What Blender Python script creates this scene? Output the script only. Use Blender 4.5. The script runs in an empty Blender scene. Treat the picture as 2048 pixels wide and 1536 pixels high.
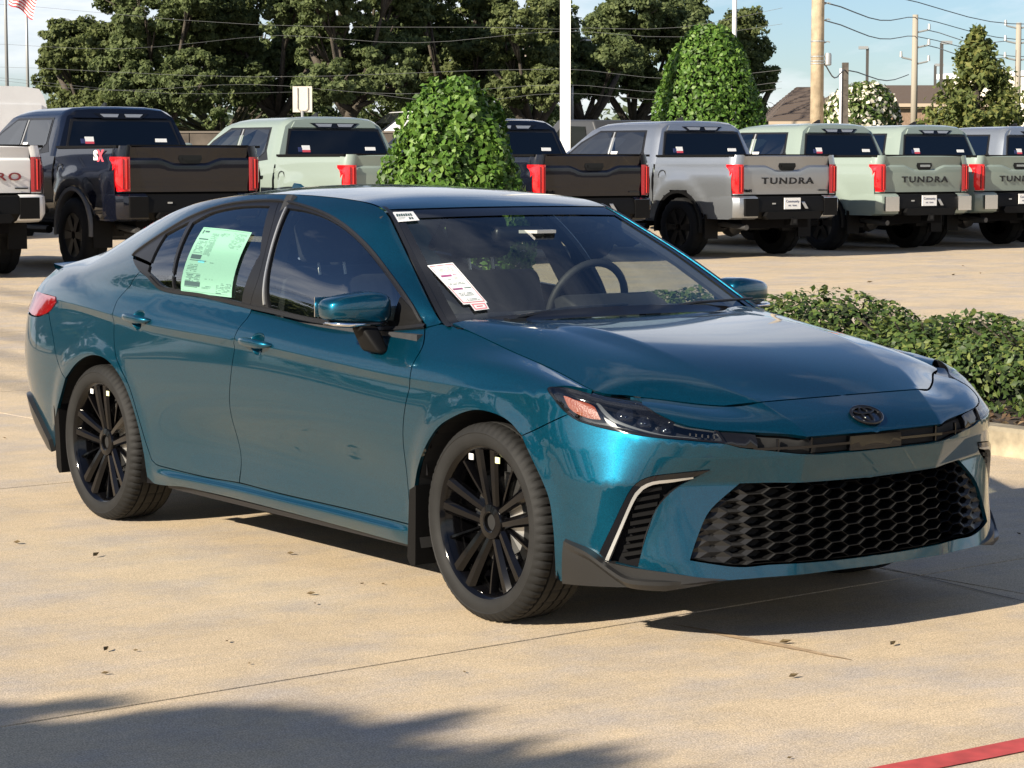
import bpy, bmesh, math, random
import numpy as np
from mathutils import Vector, Matrix
from mathutils.bvhtree import BVHTree
from mathutils.geometry import delaunay_2d_cdt
from mathutils.interpolate import poly_3d_calc
R=math.radians
scene=bpy.context.scene
COL=scene.collection
random.seed(7); RNG=np.random.default_rng(11)

# ---------------------------------------------------------------- camera
cam=bpy.data.cameras.new('camera'); cam_o=bpy.data.objects.new('camera',cam); COL.objects.link(cam_o)
CAM=Vector((6.33611,-5.43808,1.53170)); YAW=2.50710833; PIT=-0.0937256; ROL=-0.000546
fw=Vector((math.cos(YAW)*math.cos(PIT),math.sin(YAW)*math.cos(PIT),math.sin(PIT)))
rt=fw.cross(Vector((0,0,1))).normalized(); up=rt.cross(fw)
rt2=rt*math.cos(ROL)+up*math.sin(ROL); up2=up*math.cos(ROL)-rt*math.sin(ROL)
cam_o.matrix_world=Matrix(((rt2.x,up2.x,-fw.x,CAM.x),(rt2.y,up2.y,-fw.y,CAM.y),(rt2.z,up2.z,-fw.z,CAM.z),(0,0,0,1)))
cam.sensor_width=36; cam.sensor_fit='HORIZONTAL'; cam.lens=4722.4/2048*36; cam.clip_start=.1; cam.clip_end=3000
scene.camera=cam_o
# ---------------------------------------------------------------- sky, sun, exposure
SUN_TO=Vector((.15,-1.0,.50)).normalized()
elev=math.asin(SUN_TO.z); azim=math.atan2(SUN_TO.x,SUN_TO.y)
world=bpy.data.worlds.new('World'); scene.world=world; world.use_nodes=True
nt=world.node_tree; nt.nodes.clear()
def N(t,typ,**kw):
    n=t.nodes.new(typ)
    for k,v in kw.items():
        if k in n.inputs: n.inputs[k].default_value=v
        else: setattr(n,k,v)
    return n
sky=N(nt,'ShaderNodeTexSky'); sky.sky_type='NISHITA'; sky.sun_disc=False; sky.sun_elevation=elev; sky.sun_rotation=azim
sky.air_density=1.0; sky.dust_density=.25; sky.ozone_density=3.0
tc=N(nt,'ShaderNodeTexCoord'); sep=N(nt,'ShaderNodeSeparateXYZ'); nt.links.new(tc.outputs['Generated'],sep.inputs[0])
zz=N(nt,'ShaderNodeMath',operation='ADD'); nt.links.new(sep.outputs[2],zz.inputs[0]); zz.inputs[1].default_value=.18
zm=N(nt,'ShaderNodeMath',operation='MAXIMUM'); nt.links.new(zz.outputs[0],zm.inputs[0]); zm.inputs[1].default_value=.05
dv=N(nt,'ShaderNodeVectorMath',operation='DIVIDE'); nt.links.new(tc.outputs['Generated'],dv.inputs[0])
cmb=N(nt,'ShaderNodeCombineXYZ'); 
for i in range(3): nt.links.new(zm.outputs[0],cmb.inputs[i])
nt.links.new(cmb.outputs[0],dv.inputs[1])
mp=N(nt,'ShaderNodeMapping'); mp.inputs['Location'].default_value=(5.1,.2,0); mp.inputs['Scale'].default_value=(1,1,.15); nt.links.new(dv.outputs[0],mp.inputs[0])
no=N(nt,'ShaderNodeTexNoise',Scale=1.15,Detail=9.0,Roughness=.58,Distortion=.25); nt.links.new(mp.outputs[0],no.inputs['Vector'])
cr=N(nt,'ShaderNodeValToRGB'); cr.color_ramp.elements[0].position=.45; cr.color_ramp.elements[1].position=.66
cr.color_ramp.elements[0].color=(0,0,0,1); cr.color_ramp.elements[1].color=(.86,.86,.86,1); lr=N(nt,'ShaderNodeValToRGB'); nt.links.new(sep.outputs[2],lr.inputs[0]); e_=lr.color_ramp.elements
e_[0].position=.0; e_[0].color=(.54,.54,.54,1); e_[1].position=.55; e_[1].color=(.33,.33,.33,1)
for p_,v_ in ((.05,.585),(.11,.95),(.24,.93),(.40,.46)): k_=e_.new(p_); k_.color=(v_,v_,v_,1)
lo=N(nt,'ShaderNodeMapRange'); lo.inputs[1].default_value=0; lo.inputs[2].default_value=1; lo.inputs[3].default_value=-.19; lo.inputs[4].default_value=.19; nt.links.new(lr.outputs[0],lo.inputs[0])
na=N(nt,'ShaderNodeMath',operation='ADD'); nt.links.new(no.outputs[0],na.inputs[0]); nt.links.new(lo.outputs[0],na.inputs[1]); nt.links.new(na.outputs[0],cr.inputs[0])
mx=N(nt,'ShaderNodeMix',data_type='RGBA'); nt.links.new(cr.outputs[0],mx.inputs[0]); tint=N(nt,'ShaderNodeVectorMath',operation='MULTIPLY'); tint.inputs[1].default_value=(.86,.95,1.12); nt.links.new(sky.outputs[0],tint.inputs[0]); nt.links.new(tint.outputs[0],mx.inputs[6]); mx.inputs[7].default_value=(10.5,10.7,11.2,1)
bg=N(nt,'ShaderNodeBackground'); bg.inputs[1].default_value=.050; nt.links.new(mx.outputs[2],bg.inputs[0])
wo=N(nt,'ShaderNodeOutputWorld'); nt.links.new(bg.outputs[0],wo.inputs[0])
sl=bpy.data.lights.new('sun','SUN'); sl.energy=5.0; sl.angle=R(.53); sl.color=(1,.89,.73)
so=bpy.data.objects.new('sun',sl); COL.objects.link(so); so.rotation_euler=SUN_TO.to_track_quat('Z','Y').to_euler(); so.location=SUN_TO*60
scene.view_settings.view_transform='Standard'; scene.view_settings.look='None'; scene.view_settings.exposure=1.08; scene.view_settings.gamma=1
scene.view_settings.use_curve_mapping=False

# ---------------------------------------------------------------- materials
def mat(name,col,rough=.5,metal=0,coat=0,spec=.5,noise=None,bump=None,emit=None,coat_rough=.03):
    m=bpy.data.materials.new(name); m.use_nodes=True; t=m.node_tree; b=t.nodes['Principled BSDF']
    b.inputs['Base Color'].default_value=(*col,1); b.inputs['Roughness'].default_value=rough; b.inputs['Metallic'].default_value=metal
    b.inputs['Coat Weight'].default_value=coat; b.inputs['Coat Roughness'].default_value=coat_rough; b.inputs['Specular IOR Level'].default_value=spec
    if noise:   # (scale, low colour factor, high colour factor, detail)
        tx=N(t,'ShaderNodeTexCoord'); n=N(t,'ShaderNodeTexNoise',Scale=noise[0],Detail=noise[3] if len(noise)>3 else 4.0)
        t.links.new(tx.outputs['Object'],n.inputs['Vector'])
        r=N(t,'ShaderNodeValToRGB'); r.color_ramp.elements[0].position=.3; r.color_ramp.elements[1].position=.7
        r.color_ramp.elements[0].color=(*[min(1,c*noise[1]) for c in col],1); r.color_ramp.elements[1].color=(*[min(1,c*noise[2]) for c in col],1)
        t.links.new(n.outputs[0],r.inputs[0]); t.links.new(r.outputs[0],b.inputs['Base Color'])
    if bump:
        tx=N(t,'ShaderNodeTexCoord'); n=N(t,'ShaderNodeTexNoise',Scale=bump[0],Detail=5.0); t.links.new(tx.outputs['Object'],n.inputs['Vector'])
        bp=N(t,'ShaderNodeBump',Strength=bump[1],Distance=bump[2]); t.links.new(n.outputs[0],bp.inputs['Height']); t.links.new(bp.outputs[0],b.inputs['Normal'])
    if emit: b.inputs['Emission Color'].default_value=(*emit[0],1); b.inputs['Emission Strength'].default_value=emit[1]
    return m
def car_paint(name,col,metal=.65,rough=.33,flake=.25,coat=1.0):
    m=mat(name,col,rough,metal,coat,spec=.1); t=m.node_tree; b=t.nodes['Principled BSDF']
    tx=N(t,'ShaderNodeTexCoord'); v=N(t,'ShaderNodeTexVoronoi',Scale=900.0); t.links.new(tx.outputs['Object'],v.inputs['Vector'])
    h=N(t,'ShaderNodeMix',data_type='RGBA'); h.inputs[0].default_value=flake
    sv=N(t,'ShaderNodeSeparateColor'); t.links.new(v.outputs['Color'],sv.inputs[0])
    mr=N(t,'ShaderNodeMapRange'); t.links.new(sv.outputs[0],mr.inputs[0]); mr.inputs[3].default_value=1-flake; mr.inputs[4].default_value=1+flake
    vm=N(t,'ShaderNodeVectorMath',operation='SCALE'); vm.inputs[0].default_value=col; t.links.new(mr.outputs[0],vm.inputs['Scale'])
    t.links.new(vm.outputs[0],b.inputs['Base Color'])
    return m
def glass(name,tint,rough=0.0,ior=1.5,boost=0.0):
    m=bpy.data.materials.new(name); m.use_nodes=True; t=m.node_tree; t.nodes.clear()
    tr=N(t,'ShaderNodeBsdfTransparent'); tr.inputs[0].default_value=(*tint,1)
    gl=N(t,'ShaderNodeBsdfGlossy'); gl.inputs['Roughness'].default_value=rough
    g=N(t,'ShaderNodeNewGeometry'); dt=N(t,'ShaderNodeVectorMath',operation='DOT_PRODUCT'); t.links.new(g.outputs['Normal'],dt.inputs[0]); t.links.new(g.outputs['Incoming'],dt.inputs[1])
    ab=N(t,'ShaderNodeMath',operation='ABSOLUTE'); t.links.new(dt.outputs['Value'],ab.inputs[0])
    om=N(t,'ShaderNodeMath',operation='SUBTRACT'); om.inputs[0].default_value=1; t.links.new(ab.outputs[0],om.inputs[1])
    p5=N(t,'ShaderNodeMath',operation='POWER'); t.links.new(om.outputs[0],p5.inputs[0]); p5.inputs[1].default_value=4.5
    ad=N(t,'ShaderNodeMath',operation='MULTIPLY_ADD'); t.links.new(p5.outputs[0],ad.inputs[0]); ad.inputs[1].default_value=.93-boost; ad.inputs[2].default_value=.045+boost
    mx=N(t,'ShaderNodeMixShader'); t.links.new(ad.outputs[0],mx.inputs[0]); t.links.new(tr.outputs[0],mx.inputs[1]); t.links.new(gl.outputs[0],mx.inputs[2])
    o=N(t,'ShaderNodeOutputMaterial'); t.links.new(mx.outputs[0],o.inputs[0]); return m
def leaf_mat(name,ca,cb,cc,rough=.45,trans=.25,scale=.0):
    """leaf colour varies from leaf to leaf (random per mesh island)"""
    m=bpy.data.materials.new(name); m.use_nodes=True; t=m.node_tree; b=t.nodes['Principled BSDF']
    g=N(t,'ShaderNodeNewGeometry'); r=N(t,'ShaderNodeValToRGB'); e=r.color_ramp.elements
    e[0].position=0; e[0].color=(*ca,1); e[1].position=1; e[1].color=(*cc,1); k=e.new(.55); k.color=(*cb,1)
    t.links.new(g.outputs['Random Per Island'],r.inputs[0]); t.links.new(r.outputs[0],b.inputs['Base Color'])
    b.inputs['Roughness'].default_value=rough; b.inputs['Specular IOR Level'].default_value=.4
    tl=N(t,'ShaderNodeBsdfTranslucent'); t.links.new(r.outputs[0],tl.inputs[0])
    ms=N(t,'ShaderNodeMixShader'); ms.inputs[0].default_value=trans; o=t.nodes['Material Output']
    t.links.new(b.outputs[0],ms.inputs[1]); t.links.new(tl.outputs[0],ms.inputs[2]); t.links.new(ms.outputs[0],o.inputs[0]); return m
TEAL=(.001,.053,.092)
M=dict(
 paint=car_paint('teal_metallic_paint',TEAL,.75,.36,.4),
 black_gloss=mat('gloss_black',(.006,.006,.007),.06,spec=.45),
 black_trim=mat('satin_black_trim',(.010,.010,.011),.35,spec=.35),
 black_plastic=mat('black_plastic',(.005,.005,.0052),.5,spec=.12),
 grey_plastic=mat('dark_grey_plastic',(.015,.015,.015),.38,spec=.35),
 liner=mat('wheel_liner_black',(.008,.008,.008),.9),
 core=mat('unpainted_inner_panel',(.006,.006,.007),.9,spec=.1),
 tyre=mat('tyre_rubber',(.011,.011,.0108),.7,spec=.25,bump=(260,.2,.002),noise=(9,.8,1.35)),
 rim=mat('gloss_black_alloy',(.002,.002,.0025),.09,spec=.30),
 steel=mat('brushed_steel',(.45,.45,.44),.35,1),
 chrome=mat('chrome',(.75,.75,.76),.08,1),
 silver=mat('satin_silver',(.50,.50,.48),.3,.7), drl=mat('running_light_guide',(.12,.125,.125),.25,.2), dark_chrome=mat('dark_chrome',(.16,.17,.18),.06,1),
 glass_ws=glass('windscreen_glass',(.85,.90,.87),boost=.07),
 glass_side=glass('side_window_glass',(.76,.83,.81),boost=.22),
 glass_dark=glass('privacy_glass',(.05,.055,.065),boost=.05),
 lens=glass('clear_lamp_lens',(.9,.92,.93),boost=.05),
 lamp_dark=mat('lamp_housing_dark',(.02,.021,.023),.3,.2),
 amber=mat('amber_reflector',(.22,.045,.012),.35,bump=(160,.5,.004)),
 red_lens=mat('red_tail_lens',(.62,.006,.010),.12,0,1.0,emit=((1,.02,.02),.07)),  # faint emission puts the sunlit look into the unlit tail lens
 red_car=mat('car_tail_lens',(.17,.002,.005),.1,0,1.0), red_dark=mat('dark_red_lens',(.20,.012,.015),.12,0,1.0),
 interior=mat('charcoal_upholstery',(.022,.023,.026),.8,noise=(30,.8,1.2)),
 dash=mat('dashboard_black',(.020,.021,.023),.6),
 paper=mat('white_paper',(.80,.80,.78),.6),
 paper_green=mat('pale_green_window_sheet',(.17,.36,.265),.6),
 ink=mat('grey_ink',(.06,.14,.12),.7), ink_dark=mat('dark_ink',(.03,.07,.07),.7), ink_red=mat('red_ink',(.55,.06,.09),.7), pink=mat('pink_label',(.75,.25,.28),.6),
 navy=mat('navy_ink',(.02,.03,.10),.6),
 white=mat('white_paint',(.78,.78,.77),.35,noise=(3,.95,1.03)),
 bark=mat("oak_bark",(.06,.05,.038),.9,noise=(6,.6,1.3),bump=(14,.6,.05)),
)

# ---------------------------------------------------------------- object helpers
def link(o,parent=None,label=None,cat=None,group=None,kind=None):
    COL.objects.link(o)
    if parent is not None: o.parent=parent
    for k,v in (('label',label),('category',cat),('group',group),('kind',kind)):
        if v: o[k]=v
    return o
def thing(name,loc=(0,0,0),rz=0,label=None,cat=None,group=None):
    o=bpy.data.objects.new(name,None); o.empty_display_size=.2; o.location=loc; o.rotation_euler=(0,0,rz)
    return link(o,None,label,cat,group)
def obj(name,V,F,m,parent=None,smooth=False,mi=None,**kw):
    me=bpy.data.meshes.new(name)
    me.from_pydata([tuple(map(float,v)) for v in V],[],[tuple(int(i) for i in f) for f in F]); 
    for k in (m if isinstance(m,(list,tuple)) else [m]): me.materials.append(k)
    if mi is not None: me.polygons.foreach_set('material_index',mi)
    if smooth is True: me.polygons.foreach_set('use_smooth',[True]*len(me.polygons))
    me.update()
    return link(bpy.data.objects.new(name,me),parent,**kw)
def fast_obj(name,V,F,m,parent=None,smooth=False,**kw):
    """numpy arrays, all faces with the same corner count"""
    V=np.asarray(V,np.float32); F=np.asarray(F,np.int32); k=F.shape[1]
    me=bpy.data.meshes.new(name); me.vertices.add(len(V)); me.vertices.foreach_set('co',V.ravel())
    me.loops.add(F.size); me.loops.foreach_set('vertex_index',F.ravel())
    me.polygons.add(len(F)); me.polygons.foreach_set('loop_start',np.arange(0,F.size,k,dtype=np.int32)); me.polygons.foreach_set('loop_total',np.full(len(F),k,np.int32))
    if smooth: me.polygons.foreach_set('use_smooth',np.ones(len(F),bool))
    me.materials.append(m); me.update(calc_edges=True); me.validate()
    return link(bpy.data.objects.new(name,me),parent,**kw)
class MB:
    """collects simple solids into one mesh"""
    def __init__(s): s.V=[];s.F=[]
    def add(s,V,F):
        n=len(s.V); s.V+= [tuple(v) for v in V]; s.F+=[tuple(i+n for i in f) for f in F]; return s
    def box(s,a,b,rot=None,about=None):
        x0,y0,z0=a;x1,y1,z1=b
        V=[Vector(p) for p in ((x0,y0,z0),(x1,y0,z0),(x1,y1,z0),(x0,y1,z0),(x0,y0,z1),(x1,y0,z1),(x1,y1,z1),(x0,y1,z1))]
        if rot is not None:
            c=Vector(about) if about is not None else Vector(((x0+x1)/2,(y0+y1)/2,(z0+z1)/2)); V=[c+rot@(v-c) for v in V]
        return s.add(V,[(0,3,2,1),(4,5,6,7),(0,1,5,4),(1,2,6,5),(2,3,7,6),(3,0,4,7)])
    def tube(s,pts,rad,n=8,cap=True):
        pts=[Vector(p) for p in pts]
        rad=rad if isinstance(rad,(list,tuple)) else [rad]*len(pts)
        V=[];F=[];prev=None
        for i,p in enumerate(pts):
            d=((pts[min(i+1,len(pts)-1)]-pts[max(i-1,0)])).normalized()
            a=d.orthogonal().normalized() if prev is None else (prev-d*prev.dot(d)).normalized()
            prev=a;b=d.cross(a)
            for k in range(n):
                t=2*math.pi*k/n; V.append(p+(a*math.cos(t)+b*math.sin(t))*rad[i])
        for i in range(len(pts)-1):
            for k in range(n): F.append((i*n+k,i*n+(k+1)%n,(i+1)*n+(k+1)%n,(i+1)*n+k))
        if cap: F.append(tuple(range(n-1,-1,-1))); F.append(tuple((len(pts)-1)*n+k for k in range(n)))
        return s.add(V,F)
    def lathe(s,prof,n=32,axis='Y',c=(0,0,0),close=False):
        """prof: (radius, offset along axis)"""
        V=[];F=[];m=len(prof)
        for k in range(n):
            t=2*math.pi*k/n
            for r,h in prof:
                a,b=r*math.cos(t),r*math.sin(t)
                V.append({'Y':(c[0]+a,c[1]+h,c[2]+b),'Z':(c[0]+a,c[1]+b,c[2]+h),'X':(c[0]+h,c[1]+a,c[2]+b)}[axis])
        for k in range(n):
            for i in range(m-1 if not close else m):
                j=(i+1)%m; F.append((k*m+i,k*m+j,((k+1)%n)*m+j,((k+1)%n)*m+i))
        return s.add(V,F)
    def prism(s,poly,a,b,axis='Y'):
        """extrude a 2-D polygon between a and b along axis"""
        f={'Y':lambda p,h:(p[0],h,p[1]),'X':lambda p,h:(h,p[0],p[1]),'Z':lambda p,h:(p[0],p[1],h)}[axis]
        n=len(poly);V=[f(p,a) for p in poly]+[f(p,b) for p in poly]
        F=[tuple(range(n)),tuple(range(2*n-1,n-1,-1))]+[(i,i+n,(i+1)%n+n,(i+1)%n) for i in range(n)]
        return s.add(V,F)
    def build(s,name,m,parent=None,smooth=False,angle=None,fixn=True,**kw):
        o=obj(name,s.V,s.F,m,parent,smooth,**kw)
        if fixn:
            bm=bmesh.new(); bm.from_mesh(o.data); bmesh.ops.recalc_face_normals(bm,faces=bm.faces); bm.to_mesh(o.data); bm.free()
        if angle is not None:
            bm=bmesh.new(); bm.from_mesh(o.data)
            for f in bm.faces: f.smooth=True
            for e in bm.edges:
                if len(e.link_faces)==2 and e.calc_face_angle(0)>R(angle): e.smooth=False
            bm.to_mesh(o.data); bm.free()
        return o
_txt={}
def text(name,body,size,m,parent,mw,ext=.002,sx=1.0,bold=0.0,align='CENTER',space=1.0):
    """flat lettering as a mesh; mw places its local XY plane"""
    key=(body,size,ext,sx,bold,align)
    if key not in _txt:
        c=bpy.data.curves.new('lettering','FONT'); c.body=body; c.size=size; c.extrude=ext; c.align_x=align; c.align_y='CENTER'; c.offset=bold; c.space_character=space; c.resolution_u=3
        o=bpy.data.objects.new('lettering',c); COL.objects.link(o); bpy.context.view_layer.update()
        me=bpy.data.meshes.new_from_object(o.evaluated_get(bpy.context.evaluated_depsgraph_get()))
        bpy.data.objects.remove(o); bpy.data.curves.remove(c)
        for v in me.vertices: v.co.x*=sx
        _txt[key]=me
    me=_txt[key].copy(); me.materials.clear(); me.materials.append(m)
    o=bpy.data.objects.new(name,me); link(o,parent); o.matrix_local=mw; return o
def frame(o,x,y):
    x=Vector(x).normalized(); z=x.cross(Vector(y)).normalized(); y=z.cross(x)
    return Matrix(((x.x,y.x,z.x,o[0]),(x.y,y.y,z.y,o[1]),(x.z,y.z,z.z,o[2]),(0,0,0,1)))
def ground_z(x,y):
    d=-.805*x+.593*y
    a=min(1,max(0,(d-7)/13)); b=min(1,max(0,(d-31)/19)); return .17*a*a*(3-2*a)+1.62*b*b*(3-2*b)
def bev(o,w,seg=3):
    bm=bmesh.new(); bm.from_mesh(o.data); bmesh.ops.bevel(bm,geom=bm.edges[:],offset=w,segments=seg,affect='EDGES',profile=.5,clamp_overlap=True)
    for f in bm.faces: f.smooth=True
    bm.to_mesh(o.data); bm.free()
def nspline(t, P):
    """natural cubic spline through P at knots t -> callable"""
    t=np.asarray(t,float);P=np.asarray(P,float)
    if P.ndim==1:P=P[:,None]
    n=len(t);h=np.diff(t)
    if n==2: M=np.zeros_like(P)
    else:
        A=np.zeros((n,n));B=np.zeros_like(P);A[0,0]=A[-1,-1]=1
        for i in range(1,n-1):
            A[i,i-1]=h[i-1];A[i,i]=2*(h[i-1]+h[i]);A[i,i+1]=h[i]
            B[i]=6*((P[i+1]-P[i])/h[i]-(P[i]-P[i-1])/h[i-1])
        M=np.linalg.solve(A,B)
    def f(x):
        x=np.atleast_1d(np.asarray(x,float))
        i=np.clip(np.searchsorted(t,x,side='right')-1,0,n-2)
        a=(t[i+1]-x)[:,None];b=(x-t[i])[:,None];hh=h[i][:,None]
        return (M[i]*a**3+M[i+1]*b**3)/(6*hh)+(P[i]/hh-M[i]*hh/6)*a+(P[i+1]/hh-M[i+1]*hh/6)*b
    return f
def pw(segs):
    """piecewise splines, split at shared knots (creases)"""
    fs=[nspline([k[0] for k in s],[k[1:] for k in s]) for s in segs]
    br=[s[0][0] for s in segs]+[segs[-1][-1][0]]
    def f(x):
        x=np.atleast_1d(np.asarray(x,float));out=np.zeros((len(x),len(segs[0][0])-1))
        for i,g in enumerate(fs):
            m=(x>=br[i])&((x<br[i+1])|(i==len(fs)-1))
            if i==0: m|=x<br[0]
            if m.any(): out[m]=g(x[m])
        return out
    return f
def side(pts): return [(x,x,w,z) for x,w,z in pts]
# rows of the belt surface: (t, x, w, z); t == x along the flank, then runs round the nose / the tail
def rowsdef():
    R=[]
    def row(rear,flank,front,nose):
        a=[(t,)+p for t,p in zip((-4.75,-4.45,-4.12,-3.88,-3.66),rear)]+side(flank)+[(t,)+p for t,p in zip((.46,.66,.86,1.06,1.25),front)]
        b=[a[-1]]+[(t,)+p for t,p in zip((1.40,1.55),nose)]
        R.append(pw([a,b]))
    # B0 bottom edge
    row([(-3.86,0,.26),(-3.85,.4,.26),(-3.77,.62,.27),(-3.66,.73,.275),(-3.50,.81,.265)],
        [(-3.2,.878,.235),(-2.825,.885,.20),(-2.35,.878,.196),(-1.9,.862,.205),(-1.4,.858,.20),(-.9,.858,.193),(-.45,.872,.188),(-.1,.885,.19),(.25,.892,.19)],
        [(.457,.888,.197),(.60,.852,.205),(.735,.765,.213),(.86,.585,.226),(.925,.31,.226)],[(.931,.16,.226),(.932,0,.226)])
    # B1 door bottom
    row([(-3.90,0,.36),(-3.89,.4,.36),(-3.82,.64,.36),(-3.71,.76,.36),(-3.54,.835,.345)],
        [(-3.2,.892,.32),(-2.825,.898,.30),(-2.35,.890,.286),(-1.9,.872,.286),(-1.4,.868,.284),(-.9,.868,.28),(-.45,.882,.276),(-.1,.90,.28),(.25,.912,.285)],
        [(.45,.907,.29),(.60,.868,.29),(.725,.775,.29),(.84,.60,.282),(.922,.31,.274)],[(.927,.16,.272),(.928,0,.271)])
    # B2 lower flank
    row([(-3.93,0,.50),(-3.92,.4,.50),(-3.86,.66,.49),(-3.75,.775,.48),(-3.58,.852,.46)],
        [(-3.2,.905,.44),(-2.825,.912,.43),(-2.35,.898,.42),(-1.9,.866,.42),(-1.4,.862,.42),(-.9,.864,.42),(-.45,.884,.415),(-.1,.905,.42),(.25,.918,.42)],
        [(.43,.912,.42),(.575,.88,.42),(.69,.80,.41),(.815,.61,.40),(.914,.31,.395)],[(.918,.16,.394),(.919,0,.393)])
    # B3 
    row([(-3.945,0,.66),(-3.935,.4,.66),(-3.88,.67,.65),(-3.77,.79,.64),(-3.60,.868,.62)],
        [(-3.2,.914,.58),(-2.825,.919,.57),(-2.35,.912,.56),(-1.9,.899,.56),(-1.4,.895,.56),(-.9,.897,.55),(-.45,.904,.55),(-.1,.912,.55),(.25,.919,.54)],
        [(.415,.914,.535),(.56,.885,.53),(.690,.805,.53),(.790,.60,.528),(.903,.308,.521)],[(.906,.16,.520),(.907,0,.519)])
    # B4
    row([(-3.945,0,.78),(-3.935,.4,.78),(-3.88,.67,.775),(-3.775,.785,.76),(-3.61,.86,.745)],
        [(-3.2,.912,.72),(-2.825,.921,.715),(-2.35,.920,.70),(-1.9,.914,.70),(-1.4,.912,.695),(-.9,.912,.675),(-.45,.913,.665),(-.1,.917,.65),(.25,.919,.64)],
        [(.405,.909,.64),(.555,.868,.628),(.70,.783,.618),(.835,.600,.612),(.932,.315,.609)],[(.935,.16,.608),(.936,0,.607)])
    # B5 under crease / lamp lower edge
    row([(-3.94,0,.85),(-3.93,.4,.85),(-3.87,.665,.85),(-3.77,.775,.85),(-3.61,.84,.845)],
        [(-3.2,.872,.888),(-2.825,.890,.870),(-2.35,.906,.840),(-1.9,.905,.825),(-1.4,.905,.808),(-.9,.905,.781),(-.45,.905,.760),(-.1,.910,.742),(.25,.908,.724)],
        [(.405,.892,.738),(.555,.848,.706),(.71,.766,.680),(.845,.595,.660),(.931,.304,.6675)],[(.934,.16,.6665),(.935,0,.666)])
    # B6 crease
    row([(-3.93,0,.93),(-3.92,.4,.93),(-3.86,.65,.93),(-3.765,.745,.93),(-3.60,.805,.93)],
        [(-3.2,.872,.921),(-2.825,.897,.902),(-2.35,.914,.870),(-1.9,.914,.855),(-1.4,.914,.838),(-.9,.914,.811),(-.45,.912,.789),(-.1,.908,.785),(.25,.900,.790)],
        [(.40,.880,.80),(.545,.828,.765),(.690,.715,.738),(.815,.555,.712),(.885,.315,.706)],[(.888,.16,.707),(.889,0,.707)])
    # B7
    row([(-3.90,0,1.00),(-3.89,.4,1.00),(-3.83,.62,.995),(-3.74,.71,.99),(-3.58,.77,.985)],
        [(-3.2,.84,.975),(-2.825,.865,.955),(-2.35,.884,.925),(-1.9,.888,.905),(-1.4,.886,.888),(-.9,.880,.868),(-.45,.868,.862),(-.1,.850,.862),(.25,.842,.838)],
        [(.405,.838,.815),(.525,.765,.785),(.655,.645,.765),(.775,.495,.738),(.83,.335,.738)],[(.833,.16,.740),(.834,0,.740)])
    # B8 belt / hood gap / deck edge
    row([(-3.80,0,1.07),(-3.80,.4,1.066),(-3.775,.58,1.055),(-3.70,.655,1.045),(-3.55,.715,1.035)],
        [(-3.2,.785,1.02),(-2.825,.82,1.015),(-2.35,.826,1.0),(-1.9,.826,.976),(-1.4,.822,.944),(-.9,.806,.926),(-.45,.740,.966),(-.1,.733,.905),(.25,.755,.842)],
        [(.45,.772,.802),(.515,.70,.787),(.60,.605,.775),(.715,.463,.757),(.770,.357,.769)],[(.773,.16,.770),(.774,0,.770)])
    return R
def evalW(nu=700,per=12):
    R=rowsdef()
    t=np.concatenate([np.linspace(-4.75,-3.66,60),np.linspace(-3.65,.3,260),np.linspace(.31,1.25,110),np.linspace(1.255,1.55,24)])
    G=np.stack([r(t) for r in R],0)  # rows x nt x 3
    # vertical interpolation, creases at row 1?,4(front),6
    creases=[0,3,4,5,6,8]
    vk=np.arange(9.)
    # blend: full smooth and creased versions; crease strongest at 6 on flank and 3,4 on nose
    def vint(cr,v):
        out=np.zeros((len(v),)+G.shape[1:])
        for a,b in zip(cr[:-1],cr[1:]):
            m=(v>=a)&(v<=b)
            f=nspline(vk[a:b+1],G[a:b+1].reshape(b-a+1,-1))
            out[m]=f(v[m]).reshape((-1,)+G.shape[1:])
        return out
    v=np.linspace(0,8,8*per+1)
    A=vint([0,5,6,8],v)      # flank
    Bn=vint([0,1,3,4,5,8],v)   # nose: chamfer edges at 3,4,5
    k=np.clip((t-.28)/.45,0,1);k=k*k*(3-2*k)
    S=A*(1-k)[None,:,None]+Bn*k[None,:,None]
    bump=np.interp(v,[0,.40,.66,.74,.82],[0,.010,.017,.015,0.0])[:,None]*(np.clip((t+2.36)/.15,0,1)*np.clip((-.44-t)/.12,0,1))[None]
    S[...,1]+=bump
    # flared lip round the wheel arches
    for cx,cz,rr in ((0,.334,.385),(-2.825,.334,.385)):
        d=np.hypot(S[...,0]-cx,S[...,2]-cz)-rr
        m=(np.abs(S[...,0]-cx)<.6)&(S[...,1]>.6)&(S[...,2]<.85)
        g=np.clip(1-np.abs(d-.0)/.085,0,1);g=g*g*(3-2*g)
        S[...,1]+=np.where(m,.011*g,0)
    return t,v,S
def grid_tris(S):
    n,m=S.shape[:2];i=np.arange(n*m).reshape(n,m)
    q=np.stack([i[:-1,:-1],i[:-1,1:],i[1:,1:],i[1:,:-1]],-1).reshape(-1,4)
    return S.reshape(-1,3),q
# cant rail (windscreen edge -> roof edge -> C pillar -> deck)
RAIL=[(-.40,.752,.958),(-.459,.743,.972),(-.63,.696,1.075),(-.80,.643,1.177),(-.97,.585,1.27),(-1.137,.535,1.352),(-1.30,.532,1.383),(-1.5,.545,1.397),(-1.8,.556,1.405),(-2.15,.556,1.397),(-2.5,.556,1.366),(-2.81,.556,1.306),(-3.12,.562,1.212),(-3.35,.58,1.132),(-3.6,.61,1.078),(-3.74,.64,1.05)]
CENT=[(-.33,0,.975),(-.40,0,1.012),(-.57,0,1.11),(-.735,0,1.205),(-.90,0,1.288),(-1.07,0,1.359),(-1.28,0,1.406),(-1.5,0,1.427),(-1.8,0,1.439),(-2.15,0,1.437),(-2.5,0,1.412),(-2.81,0,1.36),(-3.12,0,1.27),(-3.35,0,1.19),(-3.6,0,1.105),(-3.78,0,1.078)]
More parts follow.
